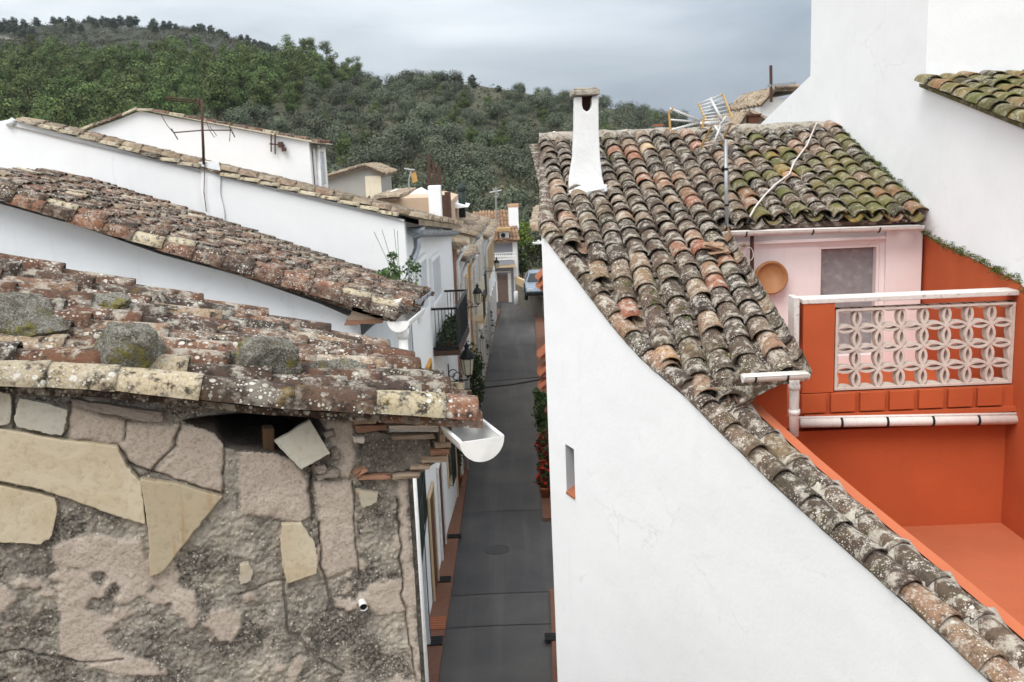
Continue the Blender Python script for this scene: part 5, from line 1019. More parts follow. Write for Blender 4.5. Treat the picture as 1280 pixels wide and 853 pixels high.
for k, (Y0, Y1, ze, mt, lab, trim) in enumerate(spec):
    h = thing('row_house', lab, 'house', (fx(Y0)-2, Y0, 0)); mb = MB(); n = 4; ys = np.linspace(Y0+0.004, Y1-0.004, n)
    foot = [(fx(y), y) for y in ys]+[(fx(Y1)-4.2, Y1-0.004), (fx(Y0)-4.2, Y0+0.004)]; floor_poly(mb, foot, 0, [ze]*n+[ze+1.15, ze+1.15]); mb.build('wall', M[mt], h)
    S = bil((fx(Y1)-4.3, Y1, ze+1.3), (fx(Y0)-4.3, Y0, ze+1.3), (fx(Y0)+0.24, Y0, ze+0.02), (fx(Y1)+0.24, Y1, ze-0.06)); mb = MB(); nr_ = int((Y1-Y0)/0.26)
    tile_field(mb, S, [i/nr_ for i in range(nr_)]+[1.0], 0.42, 0.26, 4.7, na=5, nl=2, pans=False, rough=0.012)
    for q in (0.0, -0.09): mb.grid(np.array([[S(u, v)+np.array([0, 0, q]) for v in (0, 1)] for u in (0, 1)]), rnd=0.4)
    for fn in (lambda t, q: S(t, 1)-np.array([0, 0, q]), lambda t, q: S(1, t)-np.array([0, 0, q]), lambda t, q: S(0, t)-np.array([0, 0, q])): mb.grid(np.array([[fn(t, q) for t in (0, 0.5, 1)] for q in (0, 0.09)]), rnd=0.5)
    mb.build('roof', M['tile_far'], h, smooth=True)
    ga, gb = np.array([fx(Y0)+0.30, Y0+0.1, ze-0.03]), np.array([fx(Y1)+0.30, Y1-0.1, ze-0.08]); half_gutter(ga, gb, 0.08, 'gutter', h, M['zinc'] if k % 2 else M['pvc'])
    mb = MB(); yp = Y0+0.3; mb.tube([(fx(yp)+0.28, yp, ze-0.1), (fx(yp)+0.1, yp, ze-0.45), (fx(yp)+0.1, yp, 0.1)], 0.06, n=8); mb.build('downpipe', M['pvc'], h, smooth=True)
    yy = Y0+0.55; lv = 0
    while yy < Y1-0.85:
        opening(yy, yy+0.8, ze-2.3, ze-0.9, h, 'window', M['glass'] if (lv+k) % 2 else M['shutter'], M[trim]); opening(yy, yy+0.85, 0.1, 2.25, h, 'door', M['brownwood']); yy += 1.9; lv += 1
    if k in (2, 3): mb = MB(); front_box(mb, Y0+0.3, Y0+1.6, ze-2.45, ze-2.35, 0, 0.5); b_ = mb.build('balcony', M['tan'], h); mb = MB(); [mb.tube([(fx(y)+0.47, y, ze-2.35), (fx(y)+0.47, y, ze-1.45)], 0.01, n=5) for y in np.linspace(Y0+0.3, Y0+1.6, 14)]; front_box(mb, Y0+0.3, Y0+1.6, ze-1.47, ze-1.42, 0.44, 0.5); mb.build('railing', M['darkmetal'], b_)
# far end house across the street
YE = 63.0; ep = lambda x, y, dY=0: atY(x, y, YE+dY)
HE = thing('end_house', 'blue grey house closing the street with white balcony balusters and brown garage door', 'house', tuple(np.array(ep(624, 380))*np.array([1, 1, 0])))
a, b = ep(596, 380), ep(647, 301); mb = MB(); mb.box(((a[0]+b[0])/2, YE+2.5, (b[2])/2-0.1), (b[0]-a[0], 5, b[2]+0.2)); mb.build('wall', M['blue_grey'], HE)
S = bil(ep(593, 266, 2.8), ep(641, 263, 2.8), ep(648, 300, -0.5), ep(592, 303, -0.5)); mb = MB(); tile_field(mb, S, [i/13 for i in range(14)], 0.5, 0.22, 3.9, na=6, nl=2, pans=False, rough=0.004)
for q in (0, -0.12): mb.grid(np.array([[S(u, v)+np.array([0, 0, q]) for v in (0, 1)] for u in (0, 1)]), rnd=0.2)
mb.grid(np.array([[S(u, 1)-np.array([0, 0, q]) for u in (0, 1)] for q in (0, 0.12)]), rnd=0.9); mb.grid(np.array([[S(1, u)-np.array([0, 0, q]) for u in (0, 1)] for q in (0, 0.12)]), rnd=0.9); mb.build('roof', M['tile_new'], HE, smooth=True)
def ebox(mb, x0, y0, x1, y1, d, off=0.0, **kw): a, b = ep(x0, y1), ep(x1, y0); mb.box(((a[0]+b[0])/2, YE-off-d/2, (a[2]+b[2])/2), (b[0]-a[0], d, b[2]-a[2]), **kw)
mb = MB(); ebox(mb, 621, 343, 636, 378, 0.05); dr = mb.build('garage_door', simple('grey_brown_garage_paint', hx(122, 104, 94), 0.6), HE); mb = MB(); ebox(mb, 619, 341, 621, 378, 0.1); ebox(mb, 636, 341, 638.5, 378, 0.1); ebox(mb, 619, 339, 638.5, 341, 0.1); mb.build('frame', M['trim'], dr)
mb = MB(); ebox(mb, 612, 330, 643.5, 333.5, 0.9); bl = mb.build('balcony', M['tan'], HE); mb = MB(); ebox(mb, 612, 314, 643.5, 316, 0.12, 0.78); ebox(mb, 612, 321, 643.5, 324, 0.12, 0.78)
for k in range(14): a, b = ep(613+k*2.3, 321), ep(613+k*2.3, 316); mb.lathe((a[0], YE-0.84, a[2]), [(0.04, 0), (0.06, (b[2]-a[2])*0.4), (0.03, (b[2]-a[2])*0.7), (0.045, b[2]-a[2])], n=8)
mb.build('balustrade', M['trim'], bl); mb = MB(); ebox(mb, 613, 324, 643, 330, 0.06, 0.8); mb.build('balcony_panel', M['blue_grey'], bl)
mb = MB(); ebox(mb, 619, 284, 638, 288, 0.8); mb.build('awning', simple('faded_awning', hx(172, 142, 100), 0.8), HE); mb = MB(); ebox(mb, 625, 290, 636, 297.5, 0.35); ac = mb.build('air_conditioner', M['trim'], HE, bevel=0.02); mb = MB(); c = ep(629, 294); mb.lathe((c[0], YE-0.352, c[2]), [(0.15, 0), (0.15, 0.01), (0.02, 0.012)], n=16, axis=(0, -1, 0)); mb.build('fan_grille', M['darkmetal'], ac)
mb = MB(); ebox(mb, 643.5, 300, 646, 379, 0.12); ebox(mb, 593, 300, 648, 303, 0.5); mb.build('white_pilaster', M['trim'], HE)
mb = MB(); a, b = ep(636, 276, 1.2), ep(647.5, 259, 1.2); mb.box(((a[0]+b[0])/2, YE+1.2, (a[2]+b[2])/2-0.3), (b[0]-a[0], 0.6, b[2]-a[2]+0.6)); ck = mb.build('chimney', M['white'], HE); mb = MB(); one_tile(mb, np.array([a[0]-0.05, YE+1.2, b[2]]), np.array([b[0]+0.05, YE+1.2, b[2]]), (0, 0, 1), 0.3, 0.3, 0.9); mb.build('chimney_tile', M['tile_new'], ck)
# white neighbour beyond the alley on the right
HN = thing('white_house', 'white house front with tan corner and little tiled canopies seen past the long white wall', 'house', (1.5, 24.6, 0))
mb = MB(); floor_poly(mb, [(FRt(24.55), 24.55), (FRt(38), 38), (FRt(50.5), 50.5), (7, 50.5), (7, 24.55)], 0, [7.6, 7.0, 6.6, 7.5, 8.4]); mb.build('wall', M['white_old'], HN)
mb = MB(); mb.prism([(FRt(24.5)-0.03, 24.5, 0.1), (FRt(25.1)-0.03, 25.1, 0.1), (FRt(25.1)-0.03, 25.1, 7.4), (FRt(24.5)-0.03, 24.5, 7.4)], (0.35, -0.02, 0)); mb.build('corner_strip', M['tan'], HN)
def canopy(x, y, w=0.7, d=0.32):
    Y = None
    for q in np.linspace(24.7, 50, 900):
        p = atY(x, y, q)
        if Y is None or abs(p[0]-(FRt(q)-0.14)) < Y[0]: Y = (abs(p[0]-(FRt(q)-0.14)), p)
    c = Y[1]; mb = MB()
    for k in range(5): yk = c[1]-w/2+w*k/4; one_tile(mb, (FRt(yk)+0.02, yk, c[2]+0.2), (FRt(yk)-d, yk, c[2]-0.05), (0, 0, 1), 0.1, 0.12, random.random(), na=7, nl=2)
    mb.prism([(FRt(c[1])+0.02, c[1]-w/2, c[2]+0.18), (FRt(c[1])-d+0.03, c[1]-w/2, c[2]-0.06), (FRt(c[1])-d+0.05, c[1]-w/2, c[2]-0.1), (FRt(c[1])+0.02, c[1]-w/2, c[2]-0.1)], (0, w, 0)); mb.build('tiled_canopy', M['terracotta'], HN); return c
for x, y in ((684, 442), (684, 464), (684, 480), (681, 346), (681, 357)): canopy(x, y, *((0.55, 0.26) if y > 400 else (0.45, 0.22)))
S = bil((7, 24.4, 8.5), (7, 50.6, 7.6), (FRt(50.5)-0.2, 50.6, 6.62), (FRt(24.5)-0.2, 24.4, 7.55)); mb = MB(); mb.grid(np.array([[S(u, v) for v in (0, 1)] for u in (0, 1)]), rnd=0.4); tile_field(mb, S, [i/60 for i in range(61)], 0.5, 0.4, 6, na=5, nl=2, pans=False); mb.build('roof', M['tile_far'], HN)
# retaining wall, raised ground, car
pa, pb = atZ(645, 379, 0), atZ(679, 401, 0); pb[1] = max(pb[1], 51.5); dv = (pb-pa)/np.linalg.norm(pb-pa); nv_ = np.array([dv[1], -dv[0], 0]); nv_ = nv_ if nv_[0] > 0 else -nv_
pe = pb+dv*1.0; hA, hB = 1.25, 1.35
RW = thing('retaining_wall', 'stone retaining wall with pale parapet at the right end of the street', 'wall', tuple(pa))
mb = MB(); mb.prism([pa, pe, pe+np.array([0, 0, hB]), pa+np.array([0, 0, hA])], nv_*0.3); mb.build('stone_face', stucco('rubble_stone_wall', hx(128, 122, 108), 0.3, 0.9, 0.5, hx(80, 82, 62), 9), RW)
mb = MB(); mb.prism([pa+np.array([0, 0, hA]), pe+np.array([0, 0, hB]), pe+np.array([0, 0, hB+0.5]), pa+np.array([0, 0, hA+0.45])], nv_*0.2); mb.build('parapet', M['tan'], RW)
mb = MB(); q = nv_*0.3; mb.prism([pa+q+np.array([0, 0, -0.2]), pe+q+np.array([0, 0, -0.2]), pe+q+np.array([9, 0, -0.2]), pa+np.array([9, 9, -0.2]), pa+np.array([0.3, 9, -0.2])], (0, 0, hA+0.1)); tg = mb.build('raised_ground', M['earth'], None, loc=(0, 0, 0)); tg['kind'] = 'structure'
mb = MB(); a, b = atZ(646.5, 379, 0), None; hh = 17*a[1]/F; mb.lathe((a[0], a[1]-0.5, 0), [(0.2, 0), (0.2, hh*0.8), (0.16, hh*0.95), (0.05, hh)], n=14); tag(mb.build('bollard', M['white'], None, smooth=True), 'stout white round topped post at the foot of the stone retaining wall', 'post')
cx_, cy_ = atY(674, 345, 57.5)[0], 57.5; zc_ = hA-0.1
CAR = thing('parked_car', 'silver blue car parked on the raised ground above the stone wall', 'car', (cx_, cy_, zc_))
prof = [(-2.0, 0.35), (-2.05, 0.6), (-1.95, 0.82), (-1.0, 0.98), (-0.35, 1.42), (0.9, 1.46), (1.6, 1.05), (1.98, 0.95), (2.02, 0.4)]
paint = simple('silver_blue_paint', hx(132, 148, 164), 0.25, 0.4)
mb = MB(); ws = [0.82, 0.86, 0.86, 0.84, 0.62, 0.62, 0.8, 0.82, 0.84]
VL = [(cx_-w, cy_+y, zc_+z) for (y, z), w in zip(prof, ws)]; VR = [(cx_+w, cy_+y, zc_+z) for (y, z), w in zip(prof, ws)]; n = len(prof)
mb.add(VL+VR, [[i, i+1, n+i+1, n+i] for i in range(n-1)]+[[n-1, 0, n, 2*n-1], list(range(n))[::-1], list(range(n, 2*n))]); mb.build('body', paint, CAR, bevel=0.06)
mb = MB(); ny = lambda y, z, w, o=0.0: (cx_+w, cy_+y, zc_+z+o); mb.add([ny(-0.98, 1.0, -0.74), ny(-0.98, 1.0, 0.74), ny(-0.40, 1.40, 0.56), ny(-0.40, 1.40, -0.56)], [[0, 1, 2, 3]]); V0 = mb.v[0]; mb.v[0] = V0+np.array([0, -0.02, 0.02]); mb.build('windscreen', M['glass'], CAR)
for sx_ in (-1, 1):
    mb = MB(); mb.add([ny(-0.75, 1.0, sx_*0.80), ny(1.3, 1.08, sx_*0.79), ny(0.85, 1.38, sx_*0.675), ny(-0.32, 1.36, sx_*0.68)], [[0, 1, 2, 3]]); mb.v[0] = mb.v[0]+np.array([sx_*0.03, 0, 0.01]); mb.build('side_window', M['glass'], CAR)
    mb = MB(); mb.box(ny(-1.98, 0.68, sx_*0.6), (0.34, 0.12, 0.14)); mb.build('headlight', simple('headlight_glass', (0.6, 0.62, 0.65), 0.15), CAR, bevel=0.03)
    for y in (-1.3, 1.3):
        mb = MB(); mb.lathe(ny(y, 0.32, sx_*0.72), [(0.0, 0), (0.3, 0.0), (0.32, 0.04), (0.32, 0.16), (0.28, 0.2), (0.0, 0.2)], n=18, axis=(sx_, 0, 0)); wv = mb.build('wheel', M['cableblack'], CAR, smooth=True); mb = MB(); mb.lathe(ny(y, 0.32, sx_*0.925), [(0.18, 0), (0.16, 0.012), (0.03, 0.02)], n=14, axis=(sx_, 0, 0)); mb.build('rim', M['alu'], wv)
mb = MB(); mb.box(ny(-2.04, 0.45, 0), (1.6, 0.1, 0.2)); mb.build('bumper', M['darkmetal'], CAR, bevel=0.03)
# cable across the street
for n_, (pts, lab) in enumerate([([(557, 488, 26.0), (590, 486.5, 26), (640, 481, 25.5), (668, 476, 25), (692, 471, 24.6)], 'thick black cable slung low across the street to the tan wall corner'), ([(590, 477, 30), (622, 476, 28), (660, 473, 26), (692, 470, 24.7)], 'thin black cable running just above the thick one across the street')]):
    mb = MB(); mb.tube([atY(*p) for p in pts], 0.022 if n_ == 0 else 0.010, n=6); tag(mb.build('overhead_cable', M['cableblack'], None, smooth=True), lab, 'cable')
# street lamps
def lamp(x, y, Y, sc, lab):
    p = atY(x, y, Y); L = thing('street_lamp', lab, 'street lamp', tuple(p), 'wall lanterns along the street')
    mb = MB(); mb.lathe(p+np.array([0, 0, 0.40*sc]), [(0.19*sc, 0), (0.205*sc, 0.02*sc), (0.19*sc, 0.05*sc), (0.15*sc, 0.14*sc), (0.10*sc, 0.20*sc), (0.06*sc, 0.22*sc), (0.05*sc, 0.28*sc), (0.075*sc, 0.31*sc), (0.03*sc, 0.36*sc), (0.01*sc, 0.42*sc)], n=12); mb.build('cap', M['darkmetal'], L, smooth=True)
    mb = MB(); mb.lathe(p, [(0.11*sc, 0), (0.165*sc, 0.40*sc)], n=6); mb.build('lantern_glass', simple('milky_lamp_glass', hx(206, 200, 176), 0.3), L)
    mb = MB(); mb.lathe(p-np.array([0, 0, 0.08*sc]), [(0.03*sc, 0), (0.05*sc, 0.03*sc), (0.12*sc, 0.08*sc)], n=8)
    for k in range(6): an_ = math.pi*k/3; mb.tube([p+np.array([0.112*sc*math.cos(an_), 0.112*sc*math.sin(an_), 0]), p+np.array([0.168*sc*math.cos(an_), 0.168*sc*math.sin(an_), 0.40*sc])], 0.010*sc, n=5)
    mb.build('lantern_frame', M['darkmetal'], L)
    mb = MB(); w0 = np.array([fx(Y), Y, p[2]]); z = np.array([0, 0, 1.0]); base = p-z*0.08*sc
    mb.tube([base, base-z*0.06*sc, np.array([w0[0], Y, base[2]-0.10*sc])], 0.018*sc, n=6); mb.box((w0[0]+0.01, Y, base[2]+0.05*sc), (0.03, 0.05*sc, 0.62*sc))
    for cx2, cz2, rr, t0_, t1_ in ((0.42, 0.02, 0.13, 0.0, 5.2), (0.22, 0.10, 0.13, 0.5, 6.2), (0.20, -0.2, 0.09, 0.0, 5.6), (0.62, -0.02, 0.06, 1, 6.5)):
        c = np.array([w0[0]+(p[0]-w0[0])*cx2, Y, base[2]+cz2*sc]); mb.tube([c+np.array([math.cos(t), 0, math.sin(t)])*rr*sc*(1-0.09*t) for t in np.linspace(t0_, t1_, 18)], 0.013*sc, n=5)
    mb.build('bracket', M['darkmetal'], L, smooth=True)
lamp(585, 468, 26.0, 1.08, 'nearest black wall lantern with curled iron bracket right of the ruined house roof')
lamp(597.5, 379, 32.0, 0.80, 'middle black wall lantern high above the greenery on the left fronts')
lamp(621, 336, 45.0, 0.66, 'farthest black wall lantern in front of the blue grey end house')

# ================================================================ plants
M['leaf'] = leafmat('shrub_leaf', [(0, hx(34, 46, 24)), (0.5, hx(58, 78, 38)), (1, hx(96, 116, 60))])
M['leaf_dark'] = leafmat('pot_plant_leaf', [(0, hx(26, 36, 22)), (0.5, hx(44, 60, 32)), (1, hx(72, 90, 48))])
M['red'] = leafmat('geranium_petal', [(0, hx(150, 16, 18)), (1, hx(215, 40, 36))])
M['pine'] = leafmat('pine_needles', [(0, hx(44, 56, 31)), (0.35, hx(67, 83, 43)), (0.7, hx(87, 103, 53)), (1, hx(110, 121, 68))])
M['darkpine'] = leafmat('dark_pine_needles', [(0, hx(28, 36, 26)), (0.6, hx(46, 56, 38)), (1, hx(66, 76, 52))])
M['olive'] = leafmat('olive_leaves', [(0, hx(44, 50, 38)), (0.4, hx(70, 78, 60)), (0.75, hx(92, 98, 78)), (1, hx(116, 120, 102))])
M['scrub'] = leafmat('hillside_scrub', [(0, hx(44, 48, 32)), (0.4, hx(66, 70, 48)), (0.7, hx(88, 84, 62)), (1, hx(106, 104, 78))])
M['bark'] = simple('bark', hx(78, 66, 56), 0.95, 0, 0.5, hx(50, 44, 38), 6)
def pot_plant(loc, hgt, wid, lab, flower=False, pot=True, grp=None, mat='leaf_dark'):
    x, y, z = loc; t = thing('flower_pot' if flower else 'potted_shrub', lab, 'potted plant', loc, grp); ph = 0.3 if pot else 0.0
    if pot: mb = MB(); mb.lathe(loc, [(0.11, 0), (0.16, ph-0.05), (0.175, ph-0.04), (0.175, ph), (0.14, ph), (0.13, ph-0.03)], n=16); mb.build('pot', M['terracotta'], t, smooth=True)
    mb = MB(); cs = [(x+random.gauss(0, wid*0.18), y+random.gauss(0, wid*0.25), z+ph+hgt*(0.15+0.75*random.random())) for _ in range(9)]; leaf_cloud(mb, cs, np.full(9, wid*0.33)*(0.7+0.6*rng.random(9)), 900, 0.075)
    if flower: mb.cur = 1; leaf_cloud(mb, cs, np.full(9, wid*0.35), 420, 0.06, shell=0.9)
    mb.build('foliage', [M[mat], M['red']], t)
    mb = MB(); [mb.tube([(x, y, z+ph*0.8), c], 0.008, n=5) for c in cs[:5]]; mb.build('stem', M['bark'], t)
    pass
    return t
labs = ['tall dark shrub in a pot right below the nearest wall lantern', 'bushy potted shrub between the first and second lantern on the left pavement', 'leaning dark green pot plant beside the ochre house', 'low bushy pot plant close to the cream house wall', 'broad green shrub by the left kerb halfway up the street', 'slender potted shrub at the foot of the taller cream house', 'round dark bush in a pot near the far end of the left pavement', 'small potted bush nearest the blue grey end house']
for k, (Y, hg, wd_) in enumerate([(27.5, 1.5, 0.7), (29.5, 1.7, 0.7), (32.2, 1.6, 0.65), (34.0, 1.5, 0.6), (36.5, 2.0, 0.7), (39.5, 2.2, 0.65), (44.0, 1.7, 0.75), (49.0, 1.6, 0.85)]): pot_plant((LE(Y)-0.02-wd_*0.32, Y, 0.102), hg, wd_, labs[k], False, True, 'potted shrubs along the left pavement')
mb = MB(); cs = [(fx(Y)+0.22, Y, z) for Y, z in zip(rng.uniform(30.5, 33.5, 16), rng.uniform(1.0, 3.6, 16))]; leaf_cloud(mb, cs, rng.random(16)*0.15+0.22, 2200, 0.08, 1.0); t = thing('climbing_plant', 'dark climbing plant spilling down the house fronts under the middle lantern', 'climbing plant', (fx(32)+0.2, 32, 0.1)); mb.build('foliage', M['leaf_dark'], t); mb = MB(); [mb.tube([(fx(32)+0.15, 32, 0.1), c], 0.012, n=5) for c in cs[:6]]; mb.build('stem', M['bark'], t)
# balcony greenery, right-hand geraniums
Ya, Yb = Yof(541, 425), Yof(558, 415); mb = MB(); cs = [(fx(Y)+0.3, Y, zf+0.15+0.12*random.random()) for Y in np.linspace(Ya+0.25, Yb-0.25, 9)]; leaf_cloud(mb, cs, np.full(9, 0.24), 1500, 0.07); t = thing('planter', 'long planter of bushy greenery on the black railed balcony', 'planter', (fx(Ya)+0.3, (Ya+Yb)/2, zf)); mb.build('foliage', M['leaf_dark'], t); mb = MB(); front_box(mb, Ya+0.1, Yb-0.1, zf+0.002, zf+0.16, 0.18, 0.42); mb.build('trough', M['rust'], t)
for k, (Y, z, lab) in enumerate([(26.2, 0.102, 'nearest pot of red geraniums against the white wall on the right'), (27.4, 0.102, 'second pot of red geraniums on the right pavement'), (28.8, 0.102, 'red geranium pot set below the tiled canopies on the right')]): pot_plant((FRt(Y)-0.24, Y, z), 0.75, 0.46, lab, True, True, 'geranium pots on the right pavement')
for k, (Y, lab) in enumerate([(31.0, 'green leafy pot plant under the tiled canopies on the right'), (34.0, 'taller leafy pot plant farther along the right pavement')]): pot_plant((FRt(Y)-0.26, Y, 0.102), 1.2, 0.55, lab, False, True, None, 'leaf')
# weeds on the second roof
t = thing('weed', 'spindly green weed sprouting from the roof edge by the zinc gutter', 'weed', tuple(pick(S2, 500, 360)-np.array([0, 0, 0.0]))); b0_ = np.array(ROOT[t.name]); mb = MB(); cs = [b0_+np.array([random.gauss(0, 0.2), random.gauss(0, 0.5), 0.12+random.random()*0.35]) for _ in range(16)]; leaf_cloud(mb, cs, np.full(16, 0.09), 420, 0.055); mb.build('foliage', M['leaf'], t)
mb = MB(); [mb.tube([b0_+np.array([random.gauss(0, 0.06), 0, 0]), (b0_+c)/2+np.array([0.03, 0, -0.02]), c], 0.006, n=4) for c in cs]; [mb.tube([b0_, b0_+np.array([random.gauss(-0.1, 0.15), random.gauss(0, 0.1), 0.75+0.25*random.random()])], 0.004, n=4) for _ in range(4)]; mb.build('stem', M['leaf'], t)

# ================================================================ hills
yh = lambda px: 190-(px-630)*0.042
PXN = [-900, -300, 0, 100, 200, 300, 400, 430, 500, 600, 650, 700, 780, 830, 900, 1000, 1400]; YN = [120, 112, 104, 98, 102, 98, 102, 106, 112, 110, 117, 128, 140, 152, 172, 186, 175]
PXB = [-900, -300, 0, 80, 200, 260, 320, 380, 430, 480, 600, 1400]; YBk = [90, 56, 52, 44, 40, 44, 58, 78, 92, 120, 178, 175]
YC, YB2 = 240.0, 520.0
def hill(px, Y):
    px = np.asarray(px, float); Y = np.asarray(Y, float)
    zc = 9.5+YC*(yh(px)-np.interp(px, PXN, YN))/F; zb = 9.5+YB2*(yh(px)-np.interp(px, PXB, YBk))/F
    s = np.clip((Y-68)/(YC-68), 0, 1); z = -0.5+(zc+0.5)*s**1.05
    z = np.where(Y > YC, zc-(np.minimum(Y, 290)-YC)*0.16, z); zv = zc-50*0.16
    s2 = np.clip((Y-290)/(YB2-290), 0, 1); z = np.where(Y > 290, zv+(zb-zv)*s2**0.9, z)
    z = np.where(Y > YB2, zb-(Y-YB2)*0.12, z)
    X = (px-635)/F*Y; P = np.stack([X.ravel()/22, Y.ravel()/22, X.ravel()*0], 1); nz_ = fbm(P, 4).reshape(z.shape)
    return X, z+nz_*np.clip((Y-70)/60, 0, 1)*np.where(Y > 300, 9.0, 3.2)
def hillmat():
    m, t, p = newmat('hillside'); v = N(t, 'ShaderNodeTexCoord').outputs['Object']; k = attr(t, 'mask')
    a = N(t, 'ShaderNodeTexNoise', {'Vector': v, 'Scale': 0.09, 'Detail': 9.0, 'Roughness': 0.68}).outputs['Fac']; b = N(t, 'ShaderNodeTexNoise', {'Vector': v, 'Scale': 0.5, 'Detail': 6.0, 'Roughness': 0.7}).outputs['Fac']
    c = ramp(t, a, [(0.34, hx(44, 49, 32)), (0.5, hx(62, 62, 43)), (0.62, hx(84, 75, 57)), (0.75, hx(70, 68, 47))]); c = mixc(t, ramp(t, b, [(0.42, 0.85), (0.56, 0.0)]), c, hx(48, 54, 36)); c = mixc(t, math_(t, 'MULTIPLY', k, 0.8), c, hx(46, 50, 38))
    rk = N(t, 'ShaderNodeTexNoise', {'Vector': N(t, 'ShaderNodeMapping', {'Vector': v, 'Scale': (0.035, 0.035, 0.11)}).outputs[0], 'Scale': 1.0, 'Detail': 10.0, 'Roughness': 0.72}).outputs['Fac']
    c = mixc(t, math_(t, 'MULTIPLY', math_(t, 'MULTIPLY', ramp(t, rk, [(0.55, 0.0), (0.61, 0.8)]), ramp(t, b, [(0.44, 0.0), (0.54, 1.0)])), k), c, hx(168, 160, 152))
    c = mixc(t, math_(t, 'MULTIPLY', k, 0.55), c, hx(52, 56, 42)) if False else c; t.links.new(c, p.inputs['Base Color']); return m
PXg = np.linspace(-900, 1400, 231); Yg = np.concatenate([np.linspace(66, 300, 70), np.linspace(306, 760, 60)]); PG, YG = np.meshgrid(PXg, Yg, indexing='ij'); XG, ZG = hill(PG, YG)
mb = MB(); mb.grid(np.stack([XG, YG, ZG], -1), mask=np.clip((YG-270)/60, 0, 1)); o = mb.build('hills', hillmat(), None, smooth=True, loc=(0, 0, 0)); o['kind'] = 'structure'
mb = MB(); pm_ = np.linspace(560, 1500, 60); Ym = np.array([1500, 2100, 2600, 3200]); hm_ = np.interp(pm_, [560, 780, 850, 905, 960, 1100, 1500], [186, 172, 150, 140, 132, 118, 140]); Gm = []
for px, yy in zip(pm_, hm_):
    top_ = 9.5+2600*(yh(px)-yy)/F+22*math.sin(px*0.05)+10*math.sin(px*0.17); Gm.append([((px-635)/F*Y, Y, q) for Y, q in zip(Ym, (-3, top_*0.55, top_, -3))])
mb.grid(np.array(Gm)); o = mb.build('far_mountain', simple('far_forest', hx(44, 52, 50), 0.95, 0, 0.5, hx(64, 70, 62), 0.004), None, smooth=True, loc=(0, 0, 0)); o['kind'] = 'structure'
def tree_proto(name, kind, seed, hgt, wid, n, size, mat, cat):
    random.seed(seed); t = thing(name, '-', cat, (0, 0, 0)); cs, rs = [], []
    if kind == 'pine':
        for _ in range(34):
            q = random.random(); z = hgt*(0.20+0.72*q); R0 = wid*0.42*math.sqrt(max(0.02, 1-((q-0.35)/0.68)**2))*random.uniform(0.2, 1.0); an_ = random.random()*6.28; cs.append((R0*math.cos(an_), R0*math.sin(an_), z)); rs.append(wid*random.uniform(0.14, 0.22)*(1.1-0.3*q))
    else:
        for _ in range(16): q = random.random(); an_ = random.random()*6.28; R0 = wid*0.36*math.sqrt(random.random()); cs.append((R0*math.cos(an_), R0*math.sin(an_), hgt*(0.38+0.42*q*(1-0.3*R0/wid)))); rs.append(wid*random.uniform(0.16, 0.27))
    mb = MB(); leaf_cloud(mb, cs, rs, n, size, 0.85, 0.45, normals=True); mb.build('crown', M[mat], t, local=True)
    mb = MB(); mb.tube([(0, 0, -0.5), (0.1, 0, hgt*0.3), (0, 0.1, hgt*0.7)], [hgt*0.022, hgt*0.017, hgt*0.006], n=6)
    for c in cs[:7]: mb.tube([(0.05, 0, hgt*(0.2 if kind != 'pine' else 0.12)+c[2]*0.3), c], [hgt*0.009, hgt*0.003], n=4)
    mb.build('trunk', M['bark'], t, local=True); return t
pines = [tree_proto('pine_tree', 'pine', 10+k, 8.0, 5.4, 5200, 0.22, 'pine', 'tree') for k in range(5)]
dpines = [tree_proto('pine_tree', 'pine', 30+k, 5.5, 5.6, 900, 0.55, 'darkpine', 'tree') for k in range(2)]
olives = [tree_proto('olive_tree', 'round', 50+k, 4.2, 4.8, 3000, 0.19, 'olive', 'tree') for k in range(4)]
random.seed(99); used = set()
def plant(protos, px, Y, label, group, sc):
    X, z = hill(np.array([px]), np.array([Y])); p = random.choice(protos); loc = (float(X[0]), float(Y), float(z[0])-0.15); rz = random.random()*6.28
    if p.name in used: copy_tree(p, loc, rz, label, sc)['group'] = group
    else: used.add(p.name); p.location = loc; p.rotation_euler = (0, 0, rz); p.scale = (sc,)*3; p['label'] = label; p['group'] = group
pts = []
def spread(n, fpx, fY, ok, mind):
    out = []; tries = 0
    while len(out) < n and tries < n*60:
        tries += 1; px, Y = fpx(), fY()
        if not ok(px, Y): continue
        X = (px-635)/F*Y
        if any((X-a)**2+(Y-b)**2 < mind**2 for a, b in pts): continue
        pts.append((X, Y)); out.append((px, Y))
    return out
pineok = lambda px, Y: Y > np.interp(px, [-100, 0, 150, 300, 380, 440, 520], [105, 112, 125, 150, 172, 215, 250])
for px, Y in spread(190, lambda: random.uniform(-70, 470), lambda: 105+140*random.random()**0.75, pineok, 4.1): plant(pines, px, Y, 'bright green pine standing in the dense pine belt on the left hillside', 'pines of the left hillside', random.uniform(0.72, 1.25))
for px, Y in spread(24, lambda: random.uniform(350, 860), lambda: random.uniform(120, 205), lambda px, Y: not (715 < px < 755 and Y > 200), 9): plant(pines, px, Y, 'lone green pine scattered among the grey olives on the slope', 'pines among the olives', random.uniform(0.4, 0.62))
for px, Y in spread(110, lambda: random.uniform(-60, 430), lambda: YB2+random.uniform(-45, 6)*random.random(), lambda px, b: math.sin(px*0.045)+math.sin(px*0.11+1) > -1.2, 3): plant(dpines, px, Y, 'small dark pine on the skyline of the rocky back hill', 'pines on the back skyline', random.uniform(0.45, 1.0))
for px, Y in spread(22, lambda: random.uniform(430, 860), lambda: random.uniform(228, 243), lambda px, b: not 715 < px < 755, 4): plant(dpines, px, Y, 'dark bushy tree on the crest right of the pine belt', 'trees on the near crest', random.uniform(0.3, 0.5))
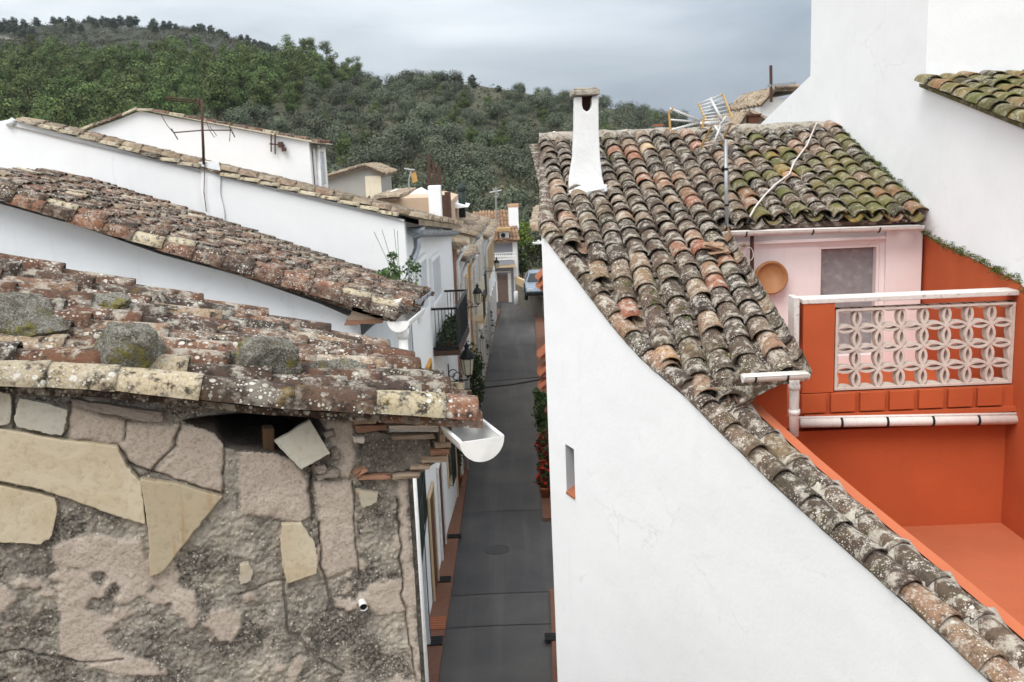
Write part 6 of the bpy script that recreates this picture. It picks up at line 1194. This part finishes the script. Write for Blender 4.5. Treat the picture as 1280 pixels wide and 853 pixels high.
for px, Y in spread(245, lambda: random.uniform(-60, 880), lambda: 74+160*random.random(), lambda px, Y: (px > 380 or not pineok(px, Y)), 3.9): plant(olives, px, Y, 'grey green olive tree on the terraced slope above the village', 'olive trees on the slope', random.uniform(0.65, 1.2))
# scrub covering the slopes
n = 9000; px_ = rng.uniform(-120, 900, n); Y_ = np.where(rng.random(n) < 0.5, 72+168*rng.random(n), 300+230*rng.random(n)); px_ = np.where(Y_ > 260, rng.uniform(-100, 480, n), px_); X_, Z_ = hill(px_, Y_)
mb = MB(); big = np.where(Y_ > 260, 1.7, 0.8)*(0.5+rng.random(n)); leaf_cloud(mb, np.stack([X_, Y_, Z_+0.2*big], 1), big, 260000, 0.42, 0.7, 0.3, normals=True); tag(mb.build('scrub', M['scrub'], None, loc=(0, 0, 0)), 'low grey green maquis scrub covering the hillsides', 'scrub', None, 'stuff')
# bright bush and clutter by the car
def bush(x, y, Y, w, hgt, lab, mat): 
    p = atY(x, y, Y); t = thing('bush', lab, 'bush', tuple(p)); mb = MB(); cs = [p+np.array([random.gauss(0, w*0.2), random.gauss(0, w*0.2), hgt*(0.2+0.6*random.random())]) for _ in range(10)]; leaf_cloud(mb, cs, np.full(10, w*0.3), 900, 0.16); mb.build('foliage', M[mat], t); mb = MB(); [mb.tube([p-np.array([0, 0, 0.6]), c], 0.03, n=5) for c in cs[:4]]; mb.build('stem', M['bark'], t)
M['leaf_bright'] = leafmat('bright_bush_leaf', [(0, hx(66, 92, 34)), (0.5, hx(104, 136, 52)), (1, hx(140, 166, 80))])
bush(655, 312, 68, 1.6, 2.0, 'bright yellow green bush right of the blue grey end house', 'leaf_bright'); bush(651, 345, 66, 1.5, 2.2, 'dull green bush in the gap between end house and stone wall', 'leaf'); bush(648, 372, 64.5, 0.9, 0.9, 'low dark bush behind the round white post', 'leaf_dark'); bush(666, 322, 70, 1.6, 1.8, 'reddish dry bush behind the parked car', 'scrub')
mb = MB(); a = atY(670, 303, 70); mb.box(a, (2.2, 2.2, 0.10))
for sx_ in (-0.95, 0.95):
    for sy_ in (-0.95, 0.95): mb.tube([a+np.array([sx_, sy_, 0]), a+np.array([sx_, sy_, -3.0])], 0.05, n=6)
tag(mb.build('carport', M['trim'], None), 'flat white carport roof on thin posts above the parked car', 'carport')

# ================================================================ humid air between here and the far ridge
HZ = MB(); HZ.box((0, 1590, 60), (3400, 3400, 130)); hz = HZ.build('haze', None, None); hz.data.materials.clear()
hm = bpy.data.materials.new('humid_air'); hm.use_nodes = True; t = hm.node_tree; t.nodes.clear()
pv = N(t, 'ShaderNodeVolumePrincipled', {'Color': (0.75, 0.83, 0.95, 1), 'Density': 0.00010}); ou = N(t, 'ShaderNodeOutputMaterial', {'Volume': pv.outputs[0]}); hz.data.materials.append(hm); hz['kind'] = 'stuff'
